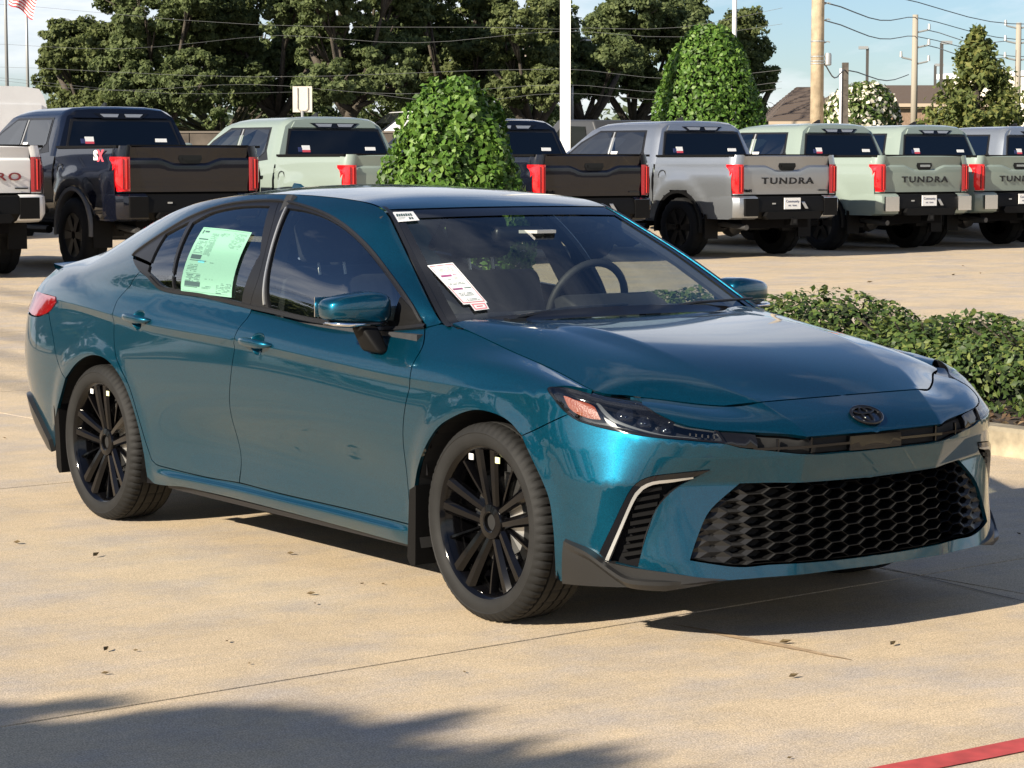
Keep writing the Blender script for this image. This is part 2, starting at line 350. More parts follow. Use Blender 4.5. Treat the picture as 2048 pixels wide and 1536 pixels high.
def evalTop(n=150,m=24):
    k=np.arange(len(RAIL),dtype=float)
    r=nspline(k,RAIL);c=nspline(k,CENT)
    s=np.linspace(0,len(RAIL)-1,n)
    a=r(s);b=c(s)
    q=np.linspace(0,1,m)[:,None,None]
    S=a[None]*(1-q)+b[None]*q
    # x and z follow a rounded crown across the car
    cr=1-(1-q)**2
    S[...,2]=a[None,:,2]*(1-cr[...,0])+b[None,:,2]*cr[...,0]
    S[...,0]=a[None,:,0]*(1-cr[...,0])+b[None,:,0]*cr[...,0]
    return s,S
def evalHouse(n=200,m=24):
    """side of the greenhouse between belt (B8) and cant rail"""
    R=rowsdef()[8]
    # belt sampled so that its ends meet the rail ends
    xb=np.array([-.40,-.459,-.56,-.68,-.82,-.98,-1.18,-1.45,-1.8,-2.15,-2.5,-2.81,-3.12,-3.35,-3.58,-3.70])
    B=np.array([R(x)[0] if x>-3.6 else R(x)[0] for x in xb])
    k=np.arange(len(RAIL),dtype=float)
    s=np.linspace(0,len(RAIL)-1,n)
    b=nspline(k,B)(s);r=nspline(k,RAIL)(s)
    q=np.linspace(0,1,m)[:,None]
    S=b[None]*(1-q[...,None])+r[None]*q[...,None]
    h=np.clip((r[:,2]-b[:,2])/.42,0,1)
    S[...,1]+=.070*h[None]*(4*q*(1-q))**.8*1.0
    return s,S
HG=None
def evalHood(n=60,m=51):
    R=rowsdef()[8]
    # edge follows the gap from the cowl to the nose corner; centre line from cowl to nose
    te=np.concatenate([np.linspace(-.432,.45,n-14),np.linspace(.47,1.06,14)])
    E=R(te)
    E[0]=(-.432,.718,.970)
    e0=np.clip((te+.432)/.25,0,1);E[:,1]=np.where(te<-.18,.718+(E[:,1]-.718)*e0,E[:,1]);E[:,2]=np.where(te<-.18,.970+(R(-.18)[0,2]-.970)*(te+.432)/.252,E[:,2])
    c=nspline([0,.18,.38,.60,.82,1],[(-.365,0,.972),(-.13,0,.963),(.14,0,.937),(.43,0,.892),(.655,0,.828),(.774,0,.770)])
    mid=nspline([0,.2,.45,.70,.86,1],[(-.40,.50,.972),(-.16,.50,.965),(.13,.505,.932),(.423,.495,.881),(.62,.435,.822),(.770,.357,.769)])
    u=np.linspace(0,1,len(te))
    M=mid(u);Cc=c(u)
    q=np.linspace(0,1,m)
    out=np.zeros((m,len(te),3))
    for j in range(len(te)):
        # quadratic-ish blend edge -> ridge -> centre, crease at the ridge
        k=.36
        a=q<=k
        f1=q[a]/k
        out[a,j]=E[j]*(1-f1)[:,None]+M[j]*f1[:,None]
        out[a,j,2]+=.012*np.sin(np.pi*f1)*min(1,4*(1-u[j]))
        f2=(q[~a]-k)/(1-k)
        g=np.where(f2<.15625,f2/.15625*.62,.62+.38*(1-(1-(f2-.15625)/.84375)**2))
        fx=1-(1-f2)**2; out[~a,j]=M[j]*(1-f2)[:,None]+Cc[j]*f2[:,None]; out[~a,j,0]=M[j,0]*(1-fx)+Cc[j,0]*fx
        out[~a,j,2]=M[j,2]*(1-g)+Cc[j,2]*g+.018*np.sin(np.pi*min(1,u[j]*1.06))**1.4*(u[j]<.943)*np.clip(f2/.15625,0,1)*(1-.3*(1-(1-np.clip((f2-.15625)/.84375,0,1))**2))
    return te,out
FALLEN=[(-1.95, -1.35, 0.071), (-0.31, -2.13, 0.058), (-1.54, -0.72, 0.052), (-0.75, -1.11, 0.054), (-0.59, -1.19, 0.038), (-0.2, -1.76, 0.043), (0.0, -2.29, 0.04), (-0.25, -2.06, 0.029), (0.13, -1.87, 0.026), (0.88, -0.34, 0.062), (1.1, -0.08, 0.058), (1.26, -0.66, 0.054), (1.96, -1.33, 0.025), (-2.42, -1.47, 0.064), (-0.18, 1.95, 0.041), (-0.82, -0.85, 0.031), (-0.77, -0.79, 0.026), (0.62, -1.41, 0.025), (-12.82, 13.7, 0.165), (-13.31, 15.58, 0.176), (-13.43, 16.19, 0.149), (-14.96, 17.53, 0.159), (-5.84, 0.02, 0.041), (-11.49, 3.33, 0.051)]
OUT=dict(
 dlo_top=[(-2.728,0.769,1.136),(-2.721,0.758,1.151),(-2.574,0.704,1.234),(-2.431,0.65,1.304),(-2.262,0.615,1.347),(-2.061,0.6,1.37),(-1.809,0.595,1.378),(-1.621,0.602,1.363),(-1.394,0.618,1.328),(-1.212,0.641,1.281),(-1.018,0.675,1.213),(-0.823,0.714,1.126),(-0.642,0.746,1.032),(-0.56,0.755,0.974)],
 dlo_bot=[(-0.527,0.767,0.952),(-0.716,0.799,0.932),(-0.946,0.813,0.934),(-1.225,0.824,0.94),(-1.638,0.825,0.966),(-1.999,0.829,0.994),(-2.348,0.827,1.005),(-2.47,0.825,1.046),(-2.613,0.808,1.086),(-2.702,0.782,1.12)],
 glass_quarter=[(-2.508,0.814,1.079),(-2.54,0.712,1.229),(-2.403,0.672,1.285),(-2.264,0.83,1.018),(-2.349,0.829,1.024),(-2.423,0.824,1.052)],
 glass_rear=[(-2.253,0.83,1.018),(-2.364,0.68,1.28),(-2.319,0.659,1.304),(-2.26,0.641,1.325),(-2.124,0.628,1.345),(-1.966,0.623,1.354),(-1.834,0.622,1.355),(-1.669,0.764,1.173),(-1.702,0.829,0.987),(-1.875,0.831,1.001),(-1.996,0.831,1.008)],
 glass_front=[(-1.501,0.827,0.977),(-1.69,0.623,1.349),(-1.568,0.622,1.341),(-1.416,0.629,1.32),(-1.254,0.646,1.282),(-1.058,0.68,1.217),(-0.863,0.718,1.131),(-0.703,0.748,1.049),(-0.688,0.776,0.97),(-0.8,0.795,0.963),(-0.974,0.816,0.955),(-1.204,0.825,0.956)],
 bsplit=[(-1.798,0.597,1.376),(-1.68,0.714,1.248),(-1.612,0.801,1.096),(-1.638,0.825,0.966)],
 rdoor_rear=[(-2.584,0.814,1.075),(-2.648,0.826,1.013),(-2.679,0.853,0.973),(-2.688,0.868,0.952),(-2.672,0.898,0.903),(-2.649,0.913,0.814),(-2.605,0.921,0.724),(-2.543,0.923,0.663),(-2.484,0.92,0.598),(-2.43,0.913,0.486),(-2.387,0.901,0.374),(-2.357,0.892,0.307),(-2.327,0.89,0.292),(-2.291,0.888,0.287)],
 door_bottom=[(-2.291,0.888,0.287),(-1.939,0.873,0.278),(-1.674,0.869,0.283),(-1.364,0.868,0.276),(-0.867,0.868,0.273),(-0.448,0.883,0.27)],
 door_split=[(-1.638,0.825,0.966),(-1.62,0.854,0.931),(-1.625,0.889,0.894),(-1.625,0.907,0.863),(-1.629,0.91,0.836),(-1.651,0.899,0.712),(-1.685,0.881,0.569),(-1.685,0.864,0.466),(-1.667,0.863,0.359),(-1.67,0.869,0.284)],
 fdoor_front=[(-0.522,0.77,0.949),(-0.452,0.825,0.901),(-0.43,0.858,0.871),(-0.423,0.89,0.835),(-0.409,0.911,0.79),(-0.436,0.906,0.694),(-0.457,0.898,0.59),(-0.464,0.892,0.524),(-0.467,0.883,0.4),(-0.448,0.883,0.27)],
 farch=[(-0.424,0.89,0.344),(-0.404,0.895,0.42),(-0.338,0.908,0.522),(-0.232,0.918,0.626),(-0.136,0.923,0.675),(-0.019,0.926,0.71),(0.083,0.926,0.712),(0.181,0.925,0.693),(0.258,0.927,0.652),(0.33,0.927,0.581),(0.389,0.924,0.481),(0.416,0.92,0.373),(0.419,0.915,0.284),(0.408,0.903,0.216)],
 rarch=[(-3.285,0.88,0.286),(-3.209,0.913,0.418),(-3.152,0.92,0.497),(-3.08,0.926,0.593),(-2.964,0.929,0.665),(-2.838,0.931,0.707),(-2.724,0.931,0.711),(-2.625,0.93,0.683),(-2.534,0.927,0.62),(-2.475,0.921,0.539),(-2.432,0.913,0.439),(-2.407,0.902,0.326),(-2.404,0.889,0.229),(-2.357,0.88,0.204)],
 sill_bottom=[(-2.357,0.88,0.204),(-2.111,0.873,0.22),(-1.952,0.867,0.219),(-1.377,0.861,0.212),(-0.881,0.86,0.201),(-0.465,0.872,0.192)],
 fb_seam=[(0.446,0.882,0.735),(0.358,0.907,0.695),(0.258,0.927,0.652)],
 lamp_low=[(0.337,0.881,0.809),(0.371,0.889,0.788),(0.397,0.889,0.768),(0.446,0.882,0.735),(0.489,0.872,0.717),(0.597,0.831,0.696),(0.71,0.766,0.68),(0.807,0.659,0.669),(0.854,0.574,0.658)],
 lamp_up=[(0.822,0.582,0.696),(0.799,0.619,0.702),(0.772,0.654,0.709),(0.735,0.686,0.722),(0.673,0.712,0.748),(0.609,0.716,0.77),(0.547,0.748,0.781),(0.475,0.811,0.797),(0.363,0.869,0.815),(0.341,0.875,0.814)],
 band_low=[(0.854,0.574,0.658),(0.868,0.531,0.645),(0.9,0.424,0.63),(0.932,0.314,0.615)],
 band_up=[(0.822,0.582,0.696),(0.863,0.485,0.687),(0.908,0.357,0.676),(0.931,0.305,0.667)],
 hoodline=[(0.736,0.45,0.754),(0.746,0.401,0.763)],
 grille=[(0.831,0.497,0.528),(0.813,0.578,0.469),(0.807,0.611,0.436),(0.804,0.646,0.37),(0.801,0.675,0.299),(0.854,0.566,0.277),(0.874,0.506,0.271),(0.893,0.431,0.273)],
 duct_out=[(0.594,0.871,0.309),(0.635,0.848,0.404),(0.672,0.822,0.498),(0.684,0.812,0.522),(0.698,0.794,0.542),(0.721,0.763,0.557),(0.767,0.69,0.567),(0.813,0.606,0.575)],
 duct_in=[(0.813,0.606,0.575),(0.766,0.667,0.535),(0.746,0.714,0.502),(0.726,0.754,0.45),(0.715,0.774,0.39),(0.706,0.789,0.334),(0.697,0.801,0.272),(0.646,0.84,0.282),(0.621,0.857,0.288)],
 duct_strip_o=[(0.613,0.862,0.29),(0.648,0.839,0.386),(0.674,0.818,0.466),(0.688,0.805,0.505),(0.7,0.791,0.525),(0.72,0.762,0.541),(0.752,0.707,0.548),(0.782,0.649,0.554)],
 duct_strip_i=[(0.781,0.648,0.549),(0.75,0.705,0.539),(0.72,0.76,0.531),(0.704,0.786,0.516),(0.693,0.799,0.497),(0.679,0.812,0.46),(0.654,0.834,0.38),(0.623,0.856,0.288)],
 lip_edge=[(0.467,0.907,0.334),(0.557,0.886,0.314),(0.594,0.871,0.295),(0.63,0.848,0.266),(0.669,0.819,0.238),(0.706,0.79,0.231),(0.759,0.741,0.229),(0.825,0.654,0.229),(0.861,0.582,0.228)],
 lip_in=[(0.621,0.856,0.286),(0.697,0.801,0.269),(0.769,0.729,0.256),(0.823,0.653,0.241),(0.862,0.579,0.228)],
 tail=[(-3.684,0.782,0.925),(-3.509,0.821,0.939),(-3.309,0.856,0.935),(-3.285,0.869,0.913),(-3.356,0.88,0.867),(-3.51,0.865,0.841)],
 rb_seam=[(-3.354,0.881,0.865),(-3.244,0.907,0.761),(-3.166,0.916,0.652)],
 rb_black=[(-3.509,0.873,0.46),(-3.361,0.884,0.361),(-3.339,0.862,0.253)],
 sticker=[(-2.222,0.707,1.259),(-1.809,0.718,1.25),(-1.775,0.83,1.001),(-2.187,0.83,1.008)],
 sail=[(-0.703,0.748,1.049),(-0.56,0.755,0.974),(-0.54,0.762,0.956),(-0.678,0.783,0.944),(-0.701,0.778,0.969)],
)
# ================================================================ ground
def concrete(name,col):
    m=mat(name,col,.85,spec=.3); t=m.node_tree; b=t.nodes['Principled BSDF']
    tx=N(t,'ShaderNodeTexCoord')
    def noise(scale,detail,sx=1,rough=.6):
        mp=N(t,'ShaderNodeMapping'); mp.inputs['Scale'].default_value=(sx,1,1); t.links.new(tx.outputs['Object'],mp.inputs[0])
        n=N(t,'ShaderNodeTexNoise',Scale=scale,Detail=detail,Roughness=rough); t.links.new(mp.outputs[0],n.inputs['Vector']); return n
    big=noise(.8,6); mid=noise(5,6,rough=.7); fine=noise(190,3); grit=noise(55,5,1.5,.75); drag=noise(3.2,5,14,.65)
    acc=None
    for n,lo,hi,p0,p1 in ((big,.93,1.05,.35,.68),(mid,.93,1.06,.35,.65),(fine,.52,1.46,.30,.70),(grit,.80,1.18,.32,.68),(drag,.95,1.04,.35,.65)):
        mr=N(t,'ShaderNodeMapRange'); t.links.new(n.outputs[0],mr.inputs[0])
        for k,v in zip((1,2,3,4),(p0,p1,lo,hi)): mr.inputs[k].default_value=v
        if acc is None: acc=mr
        else:
            mu=N(t,'ShaderNodeMath',operation='MULTIPLY'); t.links.new(acc.outputs[0],mu.inputs[0]); t.links.new(mr.outputs[0],mu.inputs[1]); acc=mu
    # grey weathering between the warm patches
    hue=N(t,'ShaderNodeMix',data_type='RGBA'); r=N(t,'ShaderNodeValToRGB'); r.color_ramp.elements[0].position=.44; r.color_ramp.elements[1].position=.66
    w=noise(1.3,7,1.6,.7); t.links.new(w.outputs[0],r.inputs[0]); t.links.new(r.outputs[0],hue.inputs[0])
    hue.inputs[6].default_value=(*col,1); g=sum(col)/3; hue.inputs[7].default_value=(col[0]*.55+g*.32,col[1]*.58+g*.30,col[2]*.6+g*.34,1)
    vm=N(t,'ShaderNodeVectorMath',operation='SCALE'); t.links.new(hue.outputs[2],vm.inputs[0]); t.links.new(acc.outputs[0],vm.inputs['Scale'])
    t.links.new(vm.outputs[0],b.inputs['Base Color'])
    bp=N(t,'ShaderNodeBump',Strength=.5,Distance=.003); t.links.new(fine.outputs[0],bp.inputs['Height']); t.links.new(bp.outputs[0],b.inputs['Normal'])
    return m
CONC=concrete('broom_finished_concrete',(.50,.40,.27))
M['joint']=mat('joint_sealant',(.07,.055,.042),.9)
M['asphalt']=mat('road_asphalt',(.06,.058,.055),.9,noise=(2,.8,1.2))
M['grass']=mat('grass_green',(.065,.10,.028),.9,noise=(.6,.6,1.4))
# base ground to the horizon
xs=[-1500,-600,-300,-150,-100]+list(np.arange(-80,12.1,2.0))+[30,60,150,600]
ys=[-600,-150,-90,-60]+list(np.arange(-50,100.1,2.0))+[120,150,220,400,1500]
V=[(x,y,ground_z(x,y)-.014) for x in xs for y in ys]; ny=len(ys)
F=[(i*ny+j,(i+1)*ny+j,(i+1)*ny+j+1,i*ny+j+1) for i in range(len(xs)-1) for j in range(ny-1)]
ground=obj('ground',V,F,M['joint'],kind='structure',smooth=True)
# car-park pavement cast in slabs, joints left open between them
pav=obj('pavement',[(-70,-70,-.4),(40,-70,-.4),(40,90,-.4),(-70,90,-.4)],[(0,1,2,3)],M['joint'],kind='structure') if False else None
pave=bpy.data.objects.new('pavement',None); link(pave,kind='structure')
JA=R(2.7); ca,sa=math.cos(JA),math.sin(JA)
def to_w(u,v): return (.245+u*ca-(v)*sa*1.0, .93+u*sa+v*ca)
jx=[-60.2-4.3*0+4.3*k for k in range(0,18)]; jx=[4.3*k for k in range(-17,4)]
jy=[-30.1,-25.8,-21.5,-17.2,-12.9,-8.6,-4.3,0]+[4.4*k for k in range(1,17)]
g=.006
rnd=random.Random(5)
def slab(u0,u1,v0,v1,n):
    V=[];F=[]
    tilt=rnd.uniform(-.0015,.0015)
    for i in range(n+1):
        for j in range(n+1):
            x,y=to_w(u0+(u1-u0)*i/n,v0+(v1-v0)*j/n); V.append((x,y,ground_z(x,y)+tilt*0))
    for i in range(n):
        for j in range(n): a=i*(n+1)+j; F.append((a,a+n+1,a+n+2,a+1))
    # edges of the slab
    e=[i*(n+1) for i in range(n+1)]+[n*(n+1)+j for j in range(1,n+1)]+[i*(n+1)+n for i in range(n-1,-1,-1)]+[j for j in range(n-1,0,-1)]
    b=len(V); V+=[(V[k][0],V[k][1],V[k][2]-.03) for k in e]
    for q in range(len(e)): F.append((e[(q+1)%len(e)],e[q],b+q,b+(q+1)%len(e)))
    mb=MB();mb.add(V,F); o=mb.build('concrete_slab',CONC,pave,fixn=False)
for a,b in zip(jx[:-1],jx[1:]):
    for c,d in zip(jy[:-1],jy[1:]):
        x,y=to_w((a+b)/2,(c+d)/2)
        dep=-.805*(x-6.3)+.593*(y+5.4)
        if dep<-22 or dep>56: continue
        slab(a+g,b-g,c+g,d-g,1 if dep<3 else 4)
# road and verge beyond the car park
def sheet_z(name,pts,z,m,**kw): return obj(name,[(x,y,z) for x,y in pts],[tuple(range(len(pts)))],m,**kw)
def strip_z(name,d0,d1,z,m):
    f=Vector((-.805,.593)); r=Vector((.593,.805)); o=Vector((0,0)); P=[o+f*d0-r*160,o+f*d0+r*200,o+f*d1+r*200,o+f*d1-r*160]
    return obj(name,[(p.x,p.y,z) for p in P],[(0,1,2,3)],m,kind='structure')
strip_z('road',55.5,66,1.80,M['asphalt']); strip_z('grass_verge',66.0,400,1.805,M['grass'])
# cracks, stains, the red kerb stripe
def ribbon(name,pts,w,m,z=.003,parent=None,**kw):
    V=[];F=[]
    for i,p in enumerate(pts):
        a=Vector(pts[max(0,i-1)]);b=Vector(pts[min(len(pts)-1,i+1)]); d=(b-a).normalized(); n=Vector((-d.y,d.x))
        ww=w(i/(len(pts)-1)) if callable(w) else w
        for s in (-1,1): q=Vector(p)+n*s*ww/2; V.append((q.x,q.y,z+ground_z(q.x,q.y)))
    for i in range(len(pts)-1): F.append((2*i,2*i+2,2*i+3,2*i+1))
    return obj(name,V,F,m,parent,**kw)
def wander(a,b,n,amp):
    a=Vector(a);b=Vector(b);d=(b-a);q=Vector((-d.y,d.x)).normalized(); o=0; out=[]
    for i in range(n+1):
        o+=rnd.uniform(-amp,amp); o*=.9; out.append(tuple(a+d*i/n+q*o))
    return out
ribbon('pavement_crack',wander((-.6,1.02),(3.2,.50),40,.004),.007,M['joint'],.0035,pave)
ribbon('pavement_crack',wander((2.0,-2.9),(3.6,.9),40,.012),.003,M['joint'],.0035,pave)
ribbon('pavement_stain',wander((.42,-.42),(1.18,-.33),16,.008),lambda t:.035*math.sin(math.pi*t)+.004,mat('rust_stain',(.36,.26,.16),.9,noise=(30,.7,1.3)),.0032,pave)
ribbon('red_stripe',[(2.17,-3.6),(2.172,-1.9),(2.215,-.9),(2.23,-.2),(2.235,1.2),(2.235,5)],.10,mat('red_kerb_paint',(.42,.055,.05),.7,noise=(14,.75,1.15)),.004,kind='structure')
# ================================================================ vegetation helpers
def leaves(name,P,Nrm,size,m,parent,curl=.25,aspect=.55,jit=.6,simple=False,**kw):
    """folded leaf blades (two quads each) at points P, facing roughly along Nrm"""
    n=len(P); 
    nr=Nrm+RNG.normal(0,jit,(n,3)); nr/=np.linalg.norm(nr,axis=1,keepdims=True)+1e-9
    r=RNG.normal(size=(n,3)); t=np.cross(nr,r); t/=np.linalg.norm(t,axis=1,keepdims=True)+1e-9
    b=np.cross(nr,t); L=(size*RNG.uniform(.7,1.25,n))[:,None]; W=L*aspect*.5
    tip=P+t*L*.5-nr*L*curl*.3; base=P-t*L*.5; mid=P+nr*L*.06
    l=P+b*W+nr*L*curl*.35; rr=P-b*W+nr*L*curl*.35
    if simple:
        return fast_obj(name,np.stack([base,l,tip,rr],1).reshape(-1,3),(np.arange(n)*4)[:,None]+np.array([[0,1,2,3]]),m,parent,**kw)
    V=np.stack([base,l,tip,rr,mid],1).reshape(-1,3)
    k=(np.arange(n)*5)[:,None]
    F=np.concatenate([k+[0,4,1],k+[4,2,1],k+[0,3,4],k+[4,3,2]],1).reshape(-1,3)
    return fast_obj(name,V,F,m,parent,**kw)
def unit(n):
    v=RNG.normal(size=(n,3)); return v/np.linalg.norm(v,axis=1,keepdims=True)
LEAF_BUSH=leaf_mat('glossy_bush_leaves',(.040,.085,.012),(.080,.175,.022),(.16,.26,.05),.5,.3)
LEAF_HEDGE=leaf_mat('hedge_leaves',(.032,.058,.014),(.070,.120,.026),(.17,.20,.055),.48,.28)
LEAF_OAK=leaf_mat('live_oak_leaves',(.062,.088,.034),(.125,.165,.060),(.18,.22,.085),.7,.48)
LEAF_OAK2=leaf_mat('olive_oak_leaves',(.062,.085,.030),(.12,.152,.050),(.18,.21,.075),.7,.45)
LEAF_FAR=leaf_mat('distant_foliage',(.04,.058,.025),(.062,.085,.036),(.10,.115,.05),.7,.2)
# ---------------------------------------------------------------- planting island with kerb, mulch and hedge
isl=bpy.data.objects.new('planting_island',None); link(isl,kind='structure')
def kerb():
    m=mat('weathered_kerb',(.34,.29,.20),.9,noise=(9,.55,1.25,8.0),bump=(60,.5,.004))
    x=-10.0
    while x<6:
        L=3.05; x2=min(x+L,6.2)
        mb=MB(); mb.prism([(3.88,-.05),(3.895,.125),(3.915,.148),(4.03,.15),(4.03,-.05)],x+.004,x2-.004,'X'); mb.build('kerb_stone',m,isl); x+=L
    mb=MB(); mb.prism([(6.45,-.05),(6.45,.15),(6.57,.15),(6.58,-.05)],-10,6,'X'); mb.build('kerb_stone',m,isl)
    mb=MB(); mb.box((-10.12,3.88,-.05),(-10.0,6.58,.15)); mb.build('kerb_stone',m,isl)
    V=[];F=[];nx,nyy=80,14
    for i in range(nx+1):
        for j in range(nyy+1): V.append((-10+16*i/nx,4.03+2.42*j/nyy,.125+.03*math.sin(math.pi*j/nyy)+rnd.uniform(-.008,.008)))
    for i in range(nx):
        for j in range(nyy): a=i*(nyy+1)+j; F.append((a,a+nyy+1,a+nyy+2,a+1))
    obj('mulch_bed',V,F,mat('dark_mulch',(.030,.022,.016),.95,noise=(25,.5,1.6)),isl,kind='structure' if False else None)
    n=2200; P=np.stack([RNG.uniform(-9.9,3,n),4.05+RNG.beta(1,2,n)*1.0,np.full(n,.150)],1)+RNG.normal(0,.006,(n,3))
    leaves('mulch_litter',P,np.tile([0,0,1.],(n,1)),.05,leaf_mat('dead_leaves',(.05,.032,.02),(.12,.075,.04),(.34,.24,.13),.9,.1),isl,jit=.5,kind='stuff')
kerb()
def shrub_points(n,c,rad,depth=.30,pw_=2.6,floor=None):
    """points in the outer skin of a rounded box"""
    u=unit(n); e=2/pw_
    s=np.sign(u)*np.abs(u)**e; s/= (np.sum(np.abs(s)**pw_,axis=1)**(1/pw_))[:,None]
    k=1-RNG.exponential(.09,n).clip(0,depth)
    nr=np.sign(s)*np.abs(s)**(pw_-1)/np.array(rad); nr/=np.linalg.norm(nr,axis=1,keepdims=True)
    P=np.array(c)+s*np.array(rad)*k[:,None]
    # uneven clipping
    w=.035*np.sin(P[:,:1]*5.1+c[0])+.03*np.sin(P[:,1:2]*6.3+P[:,2:]*4)+.025*np.sin(P[:,:1]*11+P[:,2:]*9)
    P=P+nr*w
    return P,nr
HG_=[(-6.15,5.25,0.220,.55,.72,.32),(-5.0,5.25,0.255,.72,.78,.315),(-3.75,5.20,0.215,.62,.74,.27),(-2.75,5.22,0.215,.78,.80,.31),(-1.25,5.2,0.190,.85,.78,.30),(.4,5.2,0.190,.9,.78,.30)]
HL=['low clipped shrub at the far end of the hedge, partly behind the windscreen pillar','rounded clipped shrub behind the bonnet with bright new leaves on top','clipped shrub in the dip of the hedge between two rounded mounds','largest hedge shrub above the pale kerb beside the headlight','hedge shrub at the right edge of the picture','hedge shrub beyond the right edge of the picture']
for (x,y,z,rx,ry,rz),lab in zip(HG_,HL):
    t=thing('hedge_shrub',(x,y,.13),0,lab,'shrub','clipped hedge shrubs on the island')
    n=8000 if x<-.5 else 1500
    P,nr=shrub_points(n,(0,0,z-.12+.05),(rx*1.05,ry,rz+.03)); nr[:,2]+=.25; k=P[:,2]>.0
    leaves('foliage',P[k],nr[k],.050,LEAF_HEDGE,t,jit=.55,kind='stuff')
    mb=MB()
    for q in range(9):
        a=rnd.uniform(0,6.28); mb.tube([(0.06*math.cos(a),.06*math.sin(a),0),(rx*.35*math.cos(a),ry*.35*math.sin(a),.25),(rx*.7*math.cos(a),ry*.7*math.sin(a),.45)],[.012,.009,.005],5)
    mb.build('stem',M['bark'],t)
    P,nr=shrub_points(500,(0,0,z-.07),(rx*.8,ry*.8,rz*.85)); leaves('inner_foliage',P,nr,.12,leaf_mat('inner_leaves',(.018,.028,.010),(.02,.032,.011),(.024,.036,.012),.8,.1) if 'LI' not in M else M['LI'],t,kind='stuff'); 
def cone_bush(x,y,z0,h,r,n,leaf,lab,top=.35,**kw):
    t=thing('clipped_bush',(x,y,z0),0,lab,'bush')
    v=RNG.uniform(0,1,n); prof=lambda q: r*np.clip(np.where(q<.25,.80+.8*q,1.0*np.sqrt(np.clip(1-((q-.25)/.765)**2.0,0,1))),0,1)
    a=RNG.uniform(0,2*np.pi,n); k=1-RNG.exponential(.07,n).clip(0,.3)
    v=1-(1-v)**.9
    rr=prof(v)*k+.04*np.sin(a*5+v*9)+.03*np.sin(a*9-v*17)
    P=np.stack([rr*np.cos(a),rr*np.sin(a),.05+v*h*1.0+RNG.normal(0,.02,n)],1)
    dr=(prof(np.minimum(v+.02,1))-prof(np.maximum(v-.02,0)))/(.04*h)
    nr=np.stack([np.cos(a),np.sin(a),-dr.clip(-2.5,2)],1); nr/=np.linalg.norm(nr,axis=1,keepdims=True)
    leaves('foliage',P,nr,leaf,LEAF_BUSH,t,jit=.7,kind='stuff',**kw)
    mb=MB(); mb.tube([(0,0,0),(.02,.01,h*.5),(0,0,h*.92)],[.045,.03,.008],7)
    for q in range(14):
        a=q*2.4; zq=h*(.1+.055*q); w=float(prof(np.array([zq/h]))[0])*.8; mb.tube([(0,0,zq*.9),(w*.5*math.cos(a),w*.5*math.sin(a),zq+.05),(w*math.cos(a),w*math.sin(a),zq+.12)],[.016,.01,.005],5)
    mb.build('branches',M['bark'],t)
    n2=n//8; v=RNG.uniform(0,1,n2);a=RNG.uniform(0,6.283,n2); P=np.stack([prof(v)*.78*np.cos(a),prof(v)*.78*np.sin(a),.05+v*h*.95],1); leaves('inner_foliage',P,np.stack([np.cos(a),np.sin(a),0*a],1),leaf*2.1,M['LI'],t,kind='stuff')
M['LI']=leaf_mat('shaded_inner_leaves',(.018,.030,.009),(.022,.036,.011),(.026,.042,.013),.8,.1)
cone_bush(-8.53,4.94,.12,1.97,.585,13500,.066,'round-topped light green bush right behind the teal car roof')
cone_bush(-27.2,23.8,.17,3.82,1.12,16000,.105,'tall egg-shaped clipped bush behind the silver pickup and in front of the oaks')
# ---------------------------------------------------------------- trees
def tree(name,x,y,z0,h,lobes,trunks,m,nleaf,leaf,lab,group=None,limbs=True,droop=0.0):
    """lobes: (dx,dy,dz,rx,ry,rz) crown masses; trunks: list of polylines with radii"""
    t=thing(name,(x,y,z0),0,lab,'tree',group)
    vol=np.array([l[3]*l[4]*l[5] for l in lobes])**.67; vol/=vol.sum()
    Ps=[];Ns=[]
    for l,f in zip(lobes,vol):
        n=int(nleaf*f); 
        # sub-clumps in the skin of each lobe
        nc=max(10,int(n/70)); u=unit(nc); kk=RNG.uniform(.25,1.04,(nc,1))**.6
        cc=np.array(l[:3])+u*np.array(l[3:])*kk
        rc=min(l[3:])*RNG.uniform(.18,.40,(nc,1))
        i=RNG.integers(0,nc,n); v=unit(n)*RNG.uniform(.3,1,(n,1))**.5
        P=cc[i]+v*rc[i]*np.array([1.15,1.15,.72])
        nr=v*.7+u[i]*.5+np.array([0,0,.35]); Ps.append(P);Ns.append(nr/np.linalg.norm(nr,axis=1,keepdims=True))
    leaves('crown',np.concatenate(Ps),np.concatenate(Ns),leaf,m,t,jit=.6,simple=True,kind='stuff')
    mb=MB()
    for pl,rad in trunks: mb.tube(pl,rad,9)
    if limbs:
        base=Vector(trunks[0][0][-1])
        for l in lobes:
            c=Vector(l[:3]); mid=base.lerp(c,.5)+Vector((0,0,-.12*(c-base).length)); mb.tube([base,mid,c],[.10,.06,.025],6)
            for q in range(4):
                u=Vector(unit(1)[0]); e=c+Vector((u.x*l[3],u.y*l[4],u.z*l[5]))*.8; mb.tube([mid.lerp(c,.4),c.lerp(e,.5)+Vector((0,0,-.2)),e],[.045,.03,.01],5)
    mb.build('trunk',M['bark'],t,smooth=True)
    return t
rt_=Vector((.593,.805,0)); fw_=Vector((-.805,.593,0))
CAM0=Vector((CAM.x,CAM.y,0))
def spot(px,depth):   # point on the ground seen in picture column px (2048 wide) at a given distance
    d=fw_*depth+rt_*depth*(px-1024)/4722; return CAM0+d
def lob(px0,y0,rw,rh,depth,dz0=.17,dd=0,base=None,k=.8):
    """crown mass centred on picture point (px0,y0) with half sizes in pixels"""
    p=spot(px0,depth+dd); z=1.53+(324-y0)*(depth+dd)/4722
    s=(depth+dd)/4722
    return (p.x-base.x,p.y-base.y,z-dz0,rw*s*.9,rw*s*.9,rh*s)
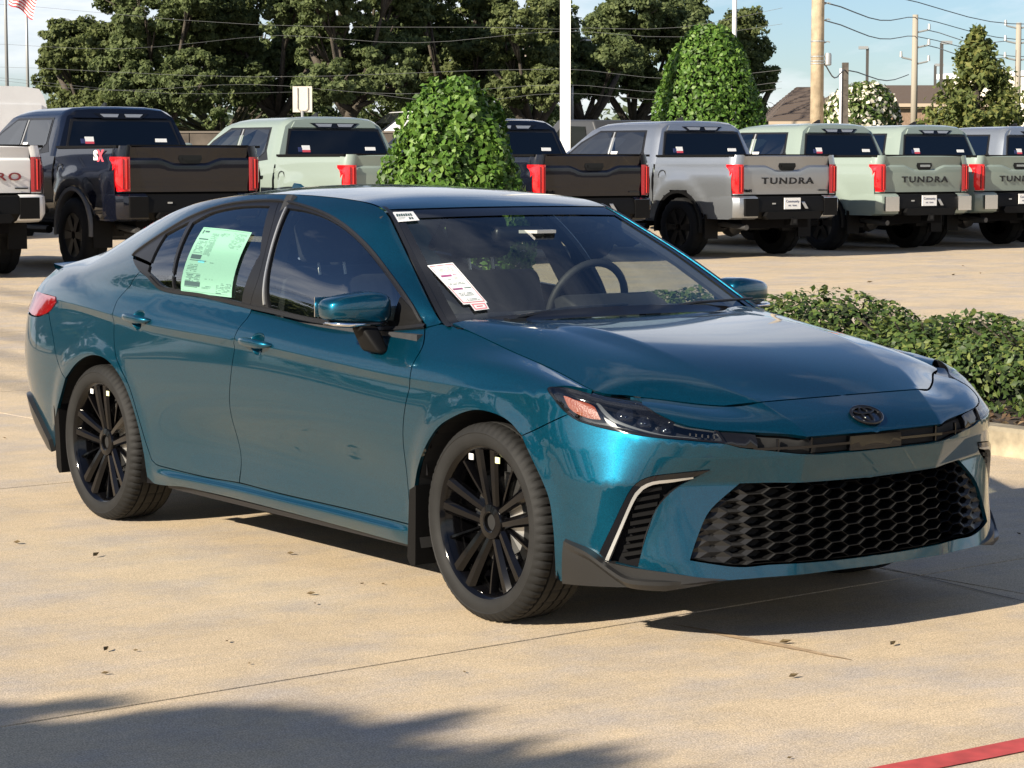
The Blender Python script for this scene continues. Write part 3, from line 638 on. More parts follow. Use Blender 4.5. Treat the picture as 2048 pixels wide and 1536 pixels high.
def oak(px,depth,lobes,trunk_top,m,n,lab,lean=(0,0),r0=.24,name='oak_tree',leaf=.155,group='old oak trees along the road',fork=True):
    b=spot(px,depth); gz=ground_z(b.x,b.y); L=[lob(*l,depth,dz0=gz,base=b,dd=rnd.uniform(-2,2)) for l in lobes]
    tt=Vector((lean[0],lean[1],trunk_top)); tr=[([(0,0,0),(lean[0]*.3,lean[1]*.3,trunk_top*.5),tuple(tt)],[r0,r0*.8,r0*.62])]
    if fork:
        for q in (-1,1):
            e=tt+rt_*q*1.1+Vector((0,0,1.7)); tr.append(([tuple(tt-Vector((0,0,.25))),tuple(tt.lerp(e,.5)+rt_*q*.15),tuple(e)],[r0*.55,r0*.45,r0*.3]))
    return tree(name,b.x,b.y,gz-.05,0,L,tr,m,n,leaf,lab,group)
def crown(px0,px1,ytop,ybot,extra=0):
    """crown masses filling the picture span px0..px1 under a domed top"""
    L=[]; n=max(2,int((px1-px0)/85)); w=(px1-px0)/n
    for a in range(n):
        c=px0+w*(a+.5); e=abs((a+.5)/n*2-1); yt=ytop+(ybot-ytop)*.45*e**2
        y=ybot-rnd.uniform(8,22)
        while y>yt:
            r=rnd.uniform(34,48); L.append((c+rnd.uniform(-22,22),y-r*.4,w*.5*rnd.uniform(.95,1.3)+8,r)); y-=r*1.15
    return L
oak(190,74,crown(95,290,30,235),.9,LEAF_OAK2,43225,'olive green oak with a low spreading edge, leftmost tree behind the white van')
oak(320,70,crown(220,450,-110,218),.9,LEAF_OAK,53200,'dense dark oak above the roof of the lifted black pickup')
oak(555,72,crown(430,640,-140,205),1.2,LEAF_OAK,51300,'broad oak behind the square sign back')
oak(700,68,crown(590,840,-150,190),1.3,LEAF_OAK,57000,'tall dark oak behind the round-topped green bush',r0=.3)
oak(905,74,crown(790,1010,-70,215),1.1,LEAF_OAK2,49400,'lighter oak behind the round-topped green bush, reaching toward the white square pole')
oak(1062,70,crown(965,1130,20,205),.8,LEAF_OAK2,26600,'small oak with forked trunk just left of the white square pole')
oak(1165,73,crown(1100,1245,5,195),.9,LEAF_OAK,26600,'oak with forked trunk just right of the white square pole')
oak(1262,76,crown(1190,1440,-15,185),1.0,LEAF_OAK,46550,'wide oak spreading behind the tall egg-shaped bush')
oak(1480,80,crown(1400,1530,38,235),.9,LEAF_OAK2,23275,'narrow end oak showing right of the tall egg-shaped bush')
oak(450,86,crown(120,640,30,245),.6,LEAF_OAK,38000,'low dark oak in the second rank, filling the gap behind the green pickup')
oak(830,88,crown(620,1130,50,245),.6,LEAF_OAK,38000,'low dark oak in the second rank behind the white road pickup')
# bare grey top above the oaks
def bare():
    b=spot(1050,82); t=thing('bare_tree',(b.x,b.y,1.75),0,'leafless grey tree top showing above the oaks beside the white pole','tree'); mb=MB(); m=mat('grey_twigs',(.20,.17,.15),.9)
    r_=random.Random(9)
    def br(p,d,L,r,k):
        q=p+d*L; mb.tube([p,p.lerp(q,.5)+Vector((r_.uniform(-.1,.1),r_.uniform(-.1,.1),0))*L,q],[r,r*.8,r*.6],5,False)
        if k>0:
            for _ in range(3 if k>1 else 4):
                nd=(d+Vector((r_.uniform(-.8,.8),r_.uniform(-.8,.8),r_.uniform(-.1,.5)))).normalized(); br(q,nd,L*.68,r*.6,k-1)
    br(Vector((0,0,0)),Vector((0,0,1)),3.6,.2,5); mb.build('branches',m,t)
bare()
# cypress and flowering shrub on the right
def cypress():
    b=spot(1945,84); P=[];NR=[]; n=9000; t=thing('cypress_tree',(b.x,b.y,1.75),0,'ragged pointed conifer in front of the brick house roof at right','tree')
    prof=[(.0,1.9),(.12,2.1),(.35,1.65),(.5,1.35),(.62,.95),(.75,.75),(.88,.38),(1,.03)]
    a=[];
    for k in range(170):
        q=RNG.uniform(0,1)**1.15; r=np.interp(q,[p[0] for p in prof],[p[1] for p in prof]); an=RNG.uniform(0,6.283); m_=52
        u=RNG.uniform(.25,1.0,m_)**.7*RNG.uniform(.8,1.12); z=q*4.15+.15-.10*u*r+ .28*u**2*r
        P.append(np.stack([u*r*np.cos(an),u*r*np.sin(an),z],1)+RNG.normal(0,.11,(m_,3))); NR.append(np.tile([math.cos(an)*.5,math.sin(an)*.5,.6],(m_,1)))
    leaves('crown',np.concatenate(P),np.concatenate(NR),.26,leaf_mat('cypress_needles',(.07,.10,.03),(.14,.17,.045),(.24,.24,.07),.7,.4),t,aspect=.5,jit=.6,kind='stuff')
    mb=MB(); mb.tube([(0,0,0),(0,0,2.2),(0,0,4.3)],[.18,.12,.02],7); mb.build('trunk',M['bark'],t)
cypress()
def flowering():
    b=spot(1716,60); t=thing('flowering_shrub',(b.x,b.y,1.72),0,'shrub full of white blossom between the thick utility pole and the thin grey one','shrub')
    P,nr=shrub_points(4200,(0,0,.75),(.95,.95,1.05),.3,2.2); leaves('foliage',P,nr,.16,LEAF_HEDGE,t,kind='stuff')
    P,nr=shrub_points(950,(0,0,.76),(.98,.98,1.07),.1,2.2); leaves('blossom',P,nr,.13,leaf_mat('white_petals',(.55,.52,.42),(.68,.64,.52),(.78,.75,.64),.6,.2),t,aspect=.95,kind='stuff')
    mb=MB(); mb.tube([(0,0,0),(0,0,1.5)],[.08,.04],7); mb.build('stem',M['bark'],t)
flowering()
# far low tree line
def farline():
    t=thing('far_woodland',(0,0,0),0,'low pale tree line on the horizon beyond the road','woodland')
    P=[];NR=[]
    for k in range(150):
        px=rnd.uniform(-200,2250); d=rnd.uniform(112,150); b=spot(px,d); h=rnd.uniform(2.6,4.6) if px<1560 else rnd.uniform(1.6,2.8)
        n=110; u=unit(n)*RNG.uniform(.4,1,(n,1)); P.append(np.array([b.x,b.y,1.4+h*.35])+u*np.array([2.8,2.8,h*.55])); NR.append(u+[0,0,.4])
    o=leaves('far_trees',np.concatenate(P),np.concatenate(NR),.75,LEAF_FAR,None,jit=.5,kind='stuff'); 
    bpy.data.objects.remove(t)
farline()
# trees out of view behind the camera: one throws the shadow in the foreground, the rest are mirrored in the paint
b=Vector((2.95,-11.1,0))
def shade_tree():
    t=thing('shade_tree',tuple(b),0,'small dense shade tree behind the camera whose shadow lies in the left foreground','tree')
    n=26000; u=unit(n)*RNG.uniform(0,1,(n,1))**(1/2.2); P=np.array([0,0,4.0])+u*np.array([1.50,.92,.47])*(1+.05*np.sin(u[:,:1]*9)+.05*np.sin(u[:,1:2]*11+u[:,2:]*7))
    tw=[]
    for q in range(90):
        d=unit(1)[0]; c=np.array([0,0,4.0])+d*np.array([1.50,.92,.47]); m_=40; k=RNG.uniform(0,1,(m_,1))
        tw.append(c+(d*np.array([1,.7,.4])+np.array([.35,0,.05]))*k*RNG.uniform(.04,.13)+RNG.normal(0,.03,(m_,3)))
    P=np.concatenate([P]+tw); n=len(P)
    leaves('crown',P,np.tile([0,-.8,.5],(n,1)),.075,LEAF_OAK,t,jit=.7,kind='stuff')
    mb=MB(); mb.tube([(0,0,0),(.04,0,1.9),(0,0,3.8)],[.10,.08,.05],8)
    for q in range(7): a=q*.9; mb.tube([(0,0,2.6),(.5*math.cos(a),.3*math.sin(a),3.4),(1.1*math.cos(a),.65*math.sin(a),3.95)],[.04,.03,.012],5)
    mb.build('trunk',M['bark'],t,smooth=True)
shade_tree()
t=thing('utility_pole',(-21,-19,0),R(40),'wooden utility pole outside the frame on the near side, mirrored in the side windows','utility pole')
mb=MB(); mb.tube([(0,0,0),(0,0,13)],[.17,.13],12); mb.build('shaft',mat('dark_pole_wood',(.11,.09,.07),.9),t,smooth=True)
RLN=['first','second','third','fourth','fifth']
for q in range(5):
    mb=MB(); P=[]
    for k in range(25):
        f=k/24; P.append((-75+105*f,-22+6*f+(-1.1+.55*q)*.7,(12.5 if q%2 else 11.3)-1.4*math.sin(math.pi*((f*2)%1)))) 
    mb.tube(P,.03,5); o=mb.build('power_line',mat('near_cable',(.03,.03,.032),.6),smooth=True); o['label']='%s cable from the front of the five outside the frame on the near side'%RLN[q]; o['category']='cable'; o['group']='overhead cables on the near side'
RL=['first','second','third','fourth','fifth','sixth','seventh','eighth']
for i,(ang,dist,h) in enumerate([(192,42,9),(201,38,10),(210,41,9.5),(218,37,10.5),(226,42,10),(235,38,9),(245,41,10),(262,40,9)]):
    x,y=-1.5+dist*math.cos(R(ang)),-1+dist*math.sin(R(ang))
    tree('oak_tree',x,y,0,h,[(0,0,h*.62,4.2,4.2,h*.34),(-2.8,.4,h*.46,3.0,3.0,h*.30),(2.8,-.3,h*.44,3.0,3.0,h*.30)],[([(0,0,0),(.1,0,h*.25),(0,.1,h*.45)],[.3,.24,.18])],LEAF_OAK,4200,.55,'oak outside the frame beyond the near lot edge, %s from the left'%RL[i],'oaks on the near side of the lot')
# ---------------------------------------------------------------- barrier wall, poles, wires, buildings
def barrier():
    t=thing('barrier_wall',(0,0,0),0,'long low brown concrete wall between the car park and the road','wall'); m=mat('stained_wall_concrete',(.095,.078,.062),.9,noise=(2.2,.6,1.35,7.0)); mc=mat('wall_cap_concrete',(.13,.11,.09),.9)
    a=spot(120,62); b_=spot(1340,62); n=14; d=(b_-a)/n; rot=math.atan2(d.y,d.x); L=d.length
    for k in range(n):
        o=a+d*k; mb=MB(); mb.box((.012,-.1,0),(L-.012,.1,.62+.17)); w=mb.build('wall_panel',m,t); w.location=(o.x,o.y,1.50); w.rotation_euler=(0,0,rot)
        mb=MB(); mb.box((.0,-.13,.79),(L-.0-.004,.13,.84)); w=mb.build('wall_cap',mc,t); w.location=(o.x,o.y,1.50); w.rotation_euler=(0,0,rot)
barrier()
FA=math.atan2(fw_.y,fw_.x)   # rotation that turns local +X away from the camera
def facing(name,p,lab,cat,group=None): return thing(name,(p.x,p.y,ground_z(p.x,p.y)),FA,lab,cat,group)
def gzd(d): q=CAM0+fw_*d; return ground_z(q.x,q.y)
def zpx(y,d): return 1.53+(324-y)*d/4722-gzd(d)
t=facing('light_pole',spot(1128,42),'thick white square light pole rising out of the picture between the parked pickups','pole')
mb=MB(); mb.box((-.09,-.09,.5),(.09,.09,9.5)); o=mb.build('shaft',M['white'],t); bev0=o
mb=MB(); mb.lathe([(0,.72),(.27,.70),(.29,.6),(.29,0)],24,'Z'); mb.build('concrete_base',mat('pole_base_concrete',(.40,.37,.32),.85),t)
mb=MB(); mb.box((-.7,-.16,9.45),(.7,.16,9.6)); mb.build('lamp_head',M['white'],t)
WOOD=mat('pale_utility_pole_wood',(.44,.36,.25),.85,noise=(5,.7,1.2,7.0),bump=(30,.4,.01)); GREY=mat('galvanised_grey',(.34,.35,.35),.45,.4)
t=facing('utility_pole',spot(1628,52),'thick pale wooden utility pole carrying a grey transformer','utility pole')
mb=MB(); mb.tube([(0,0,0),(0,0,9.5)],[.15,.125],16); mb.build('shaft',WOOD,t,smooth=True)
z=zpx(122,52); mb=MB(); mb.lathe([(0,.14),(.06,.14),(.075,.10),(.075,-.11),(.05,-.13),(0,-.13)],16,'Z',(-.02,-.23,z)); mb.build('transformer',GREY,t,angle=40)
for yy in (86,116,125,130):
    mb=MB(); mb.lathe([(.150,-.012),(.158,-.012),(.158,.012),(.150,.012)],16,'Z',(0,0,zpx(yy,52))); mb.build('band',GREY,t)
for yy in (14,46,90):
    mb=MB(); mb.tube([(0,-.12,zpx(yy,52)),(0,-.22,zpx(yy-4,52)),(0,-.27,zpx(yy-2,52))],.014,6); mb.build('bracket',GREY,t)
t=facing('conduit_post',spot(1683,56),'dark square timber post with a white conduit beside the flowering shrub','post')
mb=MB(); mb.box((-.08,-.075,0),(.08,.065,zpx(128,56))); mb.build('shaft',mat('dark_timber',(.075,.065,.055),.9,noise=(8,.6,1.3)),t)
mb=MB(); mb.tube([(-.1,.11,0),(-.1,.11,zpx(140,56))],.03,8); mb.build('conduit',M['white'],t,smooth=True)
def upole(px,d,top,lab,arms,dark=.25):
    t=facing('utility_pole',spot(px,d),lab,'utility pole'); h=zpx(top,d)
    mb=MB(); mb.tube([(0,0,0),(0,0,h)],[.13,.10],10); mb.build('shaft',mat('weathered_pole_wood',(.30,.27,.22),.9),t,smooth=True)
    for yy,q in arms:
        mb=MB(); zz_=zpx(yy,d); mb.tube([(0,0,zz_-.1),(0,q*.45,zz_),(0,q*.5,zz_+.12)],.035,6); mb.tube([(0,q*.5,zz_+.02),(0,q*.5,zz_+.22)],[.06,.045],8); mb.build('insulator_arm',GREY,t)
upole(1821,86,34,'slim wooden utility pole standing alone left of the conifer',[(64,-1),(94,-1),(118,1),(126,-1)])
upole(2026,90,50,'wooden utility pole with paired insulators at the far right edge',[(56,1),(56,-1),(86,1),(86,-1),(119,1),(119,-1)])
def lamp(px,d,top,lab,q,base=None):
    t=facing('street_lamp',spot(px,d),lab,'street lamp'); h=zpx(top,d)
    mb=MB(); mb.box((-.06,-.06,0),(.06,.06,h)); mb.build('shaft',mat('bronze_pole',(.06,.055,.05),.5),t); mb=MB(); mb.box((-.14,-.02 if q<0 else -.40,h-.06),(.14,.40 if q<0 else .02,h+.07)); mb.build('lamp_head',GREY,t)
lamp(1727,110,99,'thin dark car-park lamp over the house roof, head pointing left',-1)
lamp(1874,95,89,'thin dark car-park lamp left of the conifer, head pointing right',1)
lamp(1862,120,133,'shortest of the dark car-park lamps, above the house gable',1)
t=facing('street_lamp',spot(1141,72),'pale curved-arm street lamp peeping out beside the white pole','street lamp')
mb=MB(); z=zpx(96,72); mb.tube([(0,0,0),(0,0,z)],[.07,.05],8); mb.tube([(0,0,z),(0,-.12,z+.12),(0,-.32,z+.2),(0,-.45,z+.2)],.03,6); mb.build('arm',GREY,t,smooth=True); mb=MB(); mb.box((-.06,-.58,z+.17),(.06,-.42,z+.22)); mb.build('lamp_head',M['white'],t)
t=facing('pole',spot(1463,62),'thin pale pole standing above the tall egg-shaped bush','pole'); mb=MB(); mb.tube([(0,0,0),(0,0,7.5)],[.07,.05],8); mb.build('shaft',M['white'],t,smooth=True)
# flags
def flagpole(px,d,lab,top):
    t=facing('flagpole',spot(px,d),lab,'flagpole'); mb=MB(); mb.tube([(0,0,0),(0,0,top)],[.06,.035],10); mb.build('shaft',GREY,t,smooth=True); return t
flagpole(20,70,'grey flagpole flying the striped flag',8.3); flagpole(61,74,'grey flagpole behind the flag',6.2)
def flag():
    d=69.7; p=spot(23,d); t=thing('flag',(p.x,p.y,gzd(d)),FA,'waving red and white striped flag with a blue canton','flag')
    ns=13; nx=18; MR=mat('flag_red',(.50,.03,.04),.8); MW=mat('flag_white',(.75,.73,.72),.8); MBl=mat('flag_navy',(.02,.025,.09),.8)
    def P(u,v):
        zt=zpx(-32,d); return (.10*math.sin(u*9+v*2),-.03-.83*u*(1-.12*v),zt-.48*u-.62*v-.05*math.sin(u*8+v))
    for s in range(ns):
        V=[];F=[]
        for i in range(nx+1):
            for v in (s/ns,(s+1)/ns): V.append(P(i/nx,v))
        F=[(2*i,2*i+2,2*i+3,2*i+1) for i in range(nx)]
        obj('stripe',V,F,MR if s%2==0 else MW,t)
    V=[];F=[]
    for i in range(9):
        for v in (0,7/13): x,y,z=P(i/8*.4,v); V.append((x-.006,y,z))
    obj('canton',V,[(2*i,2*i+2,2*i+3,2*i+1) for i in range(8)],MBl,t)
flag()
# sign seen from behind
d=48; t=facing('road_sign',spot(606,d),'square sign seen from its pale blank back, standing behind the green pickup','sign')
mb=MB(); mb.box((-.005,-.195,zpx(225,d)),(.005,.195,zpx(174,d))); mb.build('sign_plate',mat('pale_aluminium',(.55,.52,.46),.5,.2,noise=(40,.93,1.05)),t)
mb=MB(); mb.tube([(-.03,.105,zpx(176,d)),(-.03,.105,zpx(217,d)),(-.03,.06,zpx(222,d)),(-.03,-.06,zpx(222,d)),(-.03,-.105,zpx(217,d)),(-.03,-.105,zpx(176,d))],.010,6); mb.build('bracket',mat('pale_bracket',(.50,.47,.41),.5,.2),t,smooth=True)
mb=MB(); mb.tube([(-.03,0,0),(-.03,0,zpx(222,d))],.028,8); mb.build('post',GREY,t,smooth=True)
# wires
def wire(pts,r,lab,m):
    P=[]
    for (a,da),(b,db) in zip(pts[:-1],pts[1:]):
        A=spot(a[0],da);A.z=1.53+(324-a[1])*da/4722;B=spot(b[0],db);B.z=1.53+(324-b[1])*db/4722
        for k in range(8):
            q=k/8; v=A.lerp(B,q); v.z-=.25*math.sin(math.pi*q)*4*q*(1-q); P.append(v)
    mb=MB(); mb.tube(P,r,5); o=mb.build('power_line',m,smooth=True); o['label']=lab; o['category']='cable'; o['group']='overhead cables'
WM=mat('cable_dark',(.10,.105,.11),.6); WL=mat('cable_pale',(.5,.52,.53),.5)
wire([((-60,8),66),((1120,62),62),((1632,9),52)],.004,'uppermost dark cable running from the left edge to the thick wooden pole',WM)
wire([((-60,90),66),((560,74),66),((1120,66),62),((1632,45),52)],.004,'second dark cable from the left that meets the thick wooden pole below the top one',WM)
wire([((-60,134),66),((1120,140),62),((1632,138),52)],.004,'cable crossing the oak crowns at mid height to the wooden pole',WM)
wire([((-60,158),66),((500,170),66),((1120,171),62),((1632,160),52)],.004,'lower of the two close cables in front of the oaks',WM)
wire([((-60,152),66),((700,186),66),((1120,188),62),((1632,172),52)],.004,'lowest cable in front of the oaks behind the sign',WM)
wire([((1638,9),52),((1821,39),86),((2120,88),100)],.016,'top cable running right and down from the thick wooden pole',WM)
wire([((1638,44),52),((1821,76),86),((2120,120),100)],.015,'second cable running right and down from the thick wooden pole',WM)
wire([((1770,-3),60),((2120,56),80)],.013,'cable crossing the top right corner of the sky',WM)
wire([((1845,64),86),((2024,86),90)],.018,'upper pale cable hanging between the two slim utility poles',WL)
wire([((1845,94),86),((2024,119),90)],.018,'lower pale cable hanging between the two slim utility poles',WL)
wire([((1640,130),52),((1683,142),56),((1821,150),86)],.016,'dark drop cable from the transformer to the timber post',WM)
# house with hipped roof
def house():
    ROOF=mat('brown_shingles',(.090,.068,.055),.9); WALL=mat('tan_brick',(.22,.15,.105),.9,noise=(14,.8,1.2)); 
    def hip(name,px0,px1,ye,ypk,d,lab,ridge0,ridge1,depth=7):
        a=spot(px0,d);b=spot(px1,d); L=(b-a).length; t=thing(name,(a.x,a.y,ground_z(a.x,a.y)),math.atan2((b-a).y,(b-a).x),lab,'house')
        e=zpx(ye,d); r=zpx(ypk,d); s=d/4722
        x0=(ridge0-px0)*s;x1=(ridge1-px0)*s
        mb=MB(); mb.box((.3,.3,0),(L-.3,depth-.3,e)); mb.build('wall',WALL,t)
        # shingle courses, each a thin lapped step
        n=16
        V=[];F=[]
        def q(k):
            f=k/n; return [(0+x0*f,0+depth/2*f,e+(r-e)*f),(L+(x1-L)*f,0+depth/2*f,e+(r-e)*f),(L+(x1-L)*f,depth-depth/2*f,e+(r-e)*f),(x0*f,depth-depth/2*f,e+(r-e)*f)]
        for k in range(n):
            A=q(k);B=q(k+1); A=[(x,y,z+.03) for x,y,z in A]; V+=A+B+[(x,y,z-.03) for x,y,z in A]; o=12*k
            for i in range(4): j=(i+1)%4; F+=[(o+i,o+j,o+4+j,o+4+i),(o+8+i,o+8+j,o+j,o+i)]
        mb=MB();mb.add(V,F); mb.build('roof',ROOF,t)
        mb=MB(); mb.box((-.05,-.05,e-.16),(L+.05,.0,e-.01)); mb.build('fascia',mat('tan_fascia',(.40,.32,.24),.7),t)
        return t,L,e,r
    hip('house',1535,1680,243,170,88,'brown hip-roofed house left of the flowering shrub',1610,1650)
    t,L,e,r=hip('house',1660,1990,208,166,104,'larger brown-roofed house behind the conifer',1720,1900,9)
    mb=MB(); mb.box((L*.62,-.02,e-.75),(L*.74,.03,e-.2)); f=mb.build('window',M['white'],t); mb=MB(); mb.box((L*.64,-.03,e-.66),(L*.72,-.021,e-.3)); mb.build('pane',M['glass_dark'],f)
    a=spot(2040,120); t=thing('building',(a.x,a.y,gzd(120)),0,'pale cream building at the far right edge','building'); mb=MB(); mb.box((-3,-3,0),(4,5,zpx(160,120))); mb.build('wall',mat('cream_render',(.62,.58,.48),.8),t); mb=MB(); mb.box((-3.1,-3.1,zpx(160,120)),(4.1,5.1,zpx(160,120)+.25)); mb.build('parapet',M['white'],t)
house()
# fallen leaves on the concrete
LP=[(0.42,-1.08,.05),(1.10,-.42,.045),(1.18,-.02,.045),(1.42,-.50,.035),(-.35,-1.85,.035),(-.9,-2.0,.05),(-1.1,-1.4,.04),(.05,-1.6,.035),(-.05,-2.4,.05),(-2.7,-1.3,.03),(-1.9,-1.7,.05),(.1,-1.35,.03)]
def zleaf(a,b):   # leaf position from a spot on the pavement
    return None
M['dead']=leaf_mat('dry_brown_leaf',(.07,.05,.025),(.12,.085,.04),(.16,.12,.05),.8,.1)
FL_LAB=['fallen leaf left of the rear half of the car, below the rear wheel','fallen leaf alone in the left foreground above the shadow','fallen leaf under the middle of the car side','fallen leaf in front of the sill shadow, farther from the front wheel','small fallen leaf beside the one in front of the sill shadow','thin fallen leaf in the open concrete near the slab joint','fallen leaf just above the slab joint at left','tiny fallen leaf right of the big left foreground leaf','tiny fallen leaf close to the slab joint','olive fallen leaf just outside the nose shadow','olive fallen leaf in the sun right of the rust streak','flat fallen leaf in the sunlit middle of the right foreground','tiny fallen leaf near the bottom edge','fallen leaf at the left edge beside the rear wheel','fallen leaf in the car shadow at the right edge','tiny fallen leaf left of the front tyre','tiniest fallen leaf touching the front tyre side','tiny fallen leaf by the joint below the front wheel','fallen leaf in the far sunlit strip before the silver pickup','fallen leaf in the far sunlit strip behind the hedge dip','fallen leaf in the far sunlit strip behind the right hedge mound','fallen leaf nearest the shade of the green pickups','fallen leaf at the left edge on the far slab','fallen leaf behind the boot near the black pickup']
for i,(x,y,s_) in enumerate(FALLEN):
    s_*=.45 if x<-9 else .72
    a=rnd.uniform(0,6.28); c,s=math.cos(a),math.sin(a); V=[]
    for u,v,h in ((-.5,0,.1),(-.15,.2,.3),(.5,.05,.25),(-.1,-.2,.22),(.02,0,.05)): V.append((s_*(u*c-v*s),s_*(u*s+v*c),s_*h+.002))
    o=obj('fallen_leaf',V,[(0,4,1),(4,2,1),(0,3,4),(4,3,2)],M['dead'],label=FL_LAB[i],cat='leaf',group='fallen leaves scattered on the concrete'); o.location=(x,y,ground_z(x,y)+.001)
# ================================================================ the row of pickups
def interp(tab,x): return float(np.interp(x,[t[0] for t in tab],[t[1] for t in tab]))
PROF=[(.48,.90),(.62,.95),(.80,.985),(.98,1.0),(1.12,1.005),(1.20,.99),(1.28,.975),(1.34,.960),(1.44,.935)]
CAB=[(1.33,.962),(1.50,.905),(1.70,.825),(1.84,.765),(1.91,.70),(1.95,.60),(1.968,.40),(1.975,0)]
WHITE_T=car_paint('white_truck_paint',(.70,.70,.69),0,.3,.02); BLACK_T=car_paint('black_truck_paint',(.004,.005,.010),0,.2,.05)
GREEN_T=car_paint('pale_sage_truck_paint',(.215,.265,.235),.05,.35,.04); SILV_T=car_paint('silver_truck_paint',(.33,.355,.385),.8,.34,.15); SILV2_T=car_paint('silver_blue_truck_paint',(.33,.36,.39),.7,.32,.12)
TGLASS=glass('truck_glass',(.16,.17,.18),boost=.03)
TRIM2=mat('truck_alloy_black',(.006,.006,.006),.35,spec=.2); DGLASS=glass('truck_door_glass',(.16,.18,.2),boost=.14)
TYRE2=mat('truck_tyre',(.009,.009,.009),.8,spec=.2)
def truck(loc,rz,paint,label,lift=0.0,bumper='black',flare=None,word=None,wordm=None,badges=True,plate=True,bigstep=False,sticker=True,decal=None,doorpaper=True,handle='black'):
    t=thing('pickup_truck',loc,rz,label,'pickup truck','new pickups parked in a row')
    Z=lift
    flare=flare or M['black_plastic']; wr=.425+lift*.4
    ax=(1.27,4.97)
    def grid(xs,zs,name,yf,m,arch=True,par=t):
        for s in (1,-1):
            mb=MB(); V=[(x,s*yf(x,z),z+Z) for x in xs for z in zs]; nz=len(zs); F=[]
            for i in range(len(xs)-1):
                for j in range(nz-1):
                    cx=(xs[i]+xs[i+1])/2;cz=(zs[j]+zs[j+1])/2
                    if arch and any(math.hypot(cx-a,cz-.43+.0)<.53 for a in ax): continue
                    f=(i*nz+j,(i+1)*nz+j,(i+1)*nz+j+1,i*nz+j+1); F.append(f if s==-1 else f[::-1])
            mb.add(V,F); mb.build(name,m,par,angle=35,fixn=False)
    def ybed(x,z):
        y=interp(PROF,z); d=math.hypot(x-1.27,z-.43)
        y+=.034*max(0,1-abs(d-.62)/.13)-.012*max(0,1-abs(z-1.27)/.05)                     # pressed shoulder round the arch
        if x<.25: y-=.035*(1-x/.25)**2
        return y-.012*(1 if 1.02<z<1.20 and x>1.72 else 0)
    zs=[.56,.64,.72,.80,.88,.96,1.04,1.12,1.16,1.20,1.26,1.32,1.38,1.42,1.44]
    grid(list(np.linspace(.10,1.86,36)),zs,'bed_side',ybed,paint)
    zc=[.50,.58,.66,.74,.82,.90,.98,1.06,1.14,1.22,1.28,1.34]
    grid(list(np.linspace(1.90,4.38,40)),zc,'cab_side',lambda x,z:interp(PROF,z)-(.012 if .86<z<.95 else 0),paint)
    grid(list(np.linspace(4.40,5.80,28)),[.60]+zc[2:-1],'front_wing',lambda x,z:interp(PROF,z)-.16*max(0,(x-5.2)/.6)**2,paint)
    # bonnet and nose
    mb=MB(); V=[];F=[]
    for x,zz,w in ((4.35,1.34,.93),(4.8,1.32,.92),(5.4,1.26,.88),(5.72,1.17,.82),(5.82,1.0,.80),(5.86,.6,.78)):
        for q in (-1,-.6,0,.6,1): V.append((x-.02*abs(q),q*w,zz+Z+.03*(1-q*q)))
    for i in range(5):
        for j in range(4): F.append((i*5+j,i*5+j+1,(i+1)*5+j+1,(i+1)*5+j))
    mb.add(V,F); mb.build('bonnet',paint,t,angle=40)
    # cab: side sections swept from the rear pillar to the windscreen
    xr=lambda z:1.86+.17*(z-1.33)/.62; xf=lambda z:4.42-.95*((z-1.33)/.64)
    mb=MB(); V=[];F=[]; nx=26; ns=len(CAB)
    for s in (1,-1):
        o=len(V)
        for i in range(nx+1):
            for z,y in CAB:
                q=i/nx; x=xr(z)*(1-q)+xf(z)*q; e=min(1,min(x-xr(z),.12)/.12); e2=min(1,max(0,xf(z)-x)/.5)
                V.append((x,s*(y-(.03*(1-e)**2 if z<1.95 else 0)),z+Z-(.03*(1-e)**2 if z>1.9 else 0)-.02*(1-e2)**2*(z>1.9)))
        for i in range(nx):
            for j in range(ns-1): f=(o+i*ns+j,o+(i+1)*ns+j,o+(i+1)*ns+j+1,o+i*ns+j+1); F.append(f if s==-1 else f[::-1])
    L=(nx+1)*ns
    for j in range(ns-1): F.append((j,j+1,L+j+1,L+j)); F.append((nx*ns+j,L+nx*ns+j,L+nx*ns+j+1,nx*ns+j+1))
    mb.add(V,F); cab=mb.build('cab',paint,t,angle=38)
    ycab=lambda z: interp([c for c in CAB],z)
    def spane(name,poly,m,off,par=cab):
        for s in (1,-1):
            mb=MB()
            # subdivide along z so that the pane follows the side
            P=[Vector((x,0,z)) for x,z in poly]; Q=[]
            for i in range(len(P)):
                a=P[i];b=P[(i+1)%len(P)]
                for k in range(4): Q.append(a.lerp(b,k/4))
            V=[(p.x,s*(ycab(p.z)+off),p.z+Z) for p in Q]+[(p.x,s*(ycab(p.z)-.01),p.z+Z) for p in Q]; n=len(Q)
            F=[tuple(range(n))]+[(i,(i+1)%n,n+(i+1)%n,n+i) for i in range(n)]
            mb.add(V,F); mb.build(name,m,par)
    spane('window_frame',[(2.12,1.395),(2.22,1.52),(2.30,1.83),(3.45,1.835),(3.86,1.66),(4.27,1.37),(2.5,1.365)],M['black_trim'],.004)
    spane('door_glass',[(2.42,1.40),(2.26,1.50),(2.33,1.80),(3.02,1.805),(2.99,1.39)],DGLASS,.009)
    spane('door_glass',[(3.10,1.39),(3.13,1.805),(3.43,1.805),(3.82,1.64),(4.18,1.39)],DGLASS,.009)
    spane('pillar_strip',[(3.035,1.38),(3.055,1.81),(3.085,1.81),(3.065,1.38)],M['silver'],.011)
    # rear window set in the back of the cab
    def rq(y,z,off): return (xr(z)-off,y,z+Z)
    def rpane(name,poly,m,off,par=cab,th=.02):
        mb=MB(); n=len(poly); V=[rq(y,z,off) for y,z in poly]+[rq(y,z,off-th) for y,z in poly]
        mb.add(V,[tuple(range(n))]+[(i,(i+1)%n,n+(i+1)%n,n+i) for i in range(n)]); return mb.build(name,m,par)
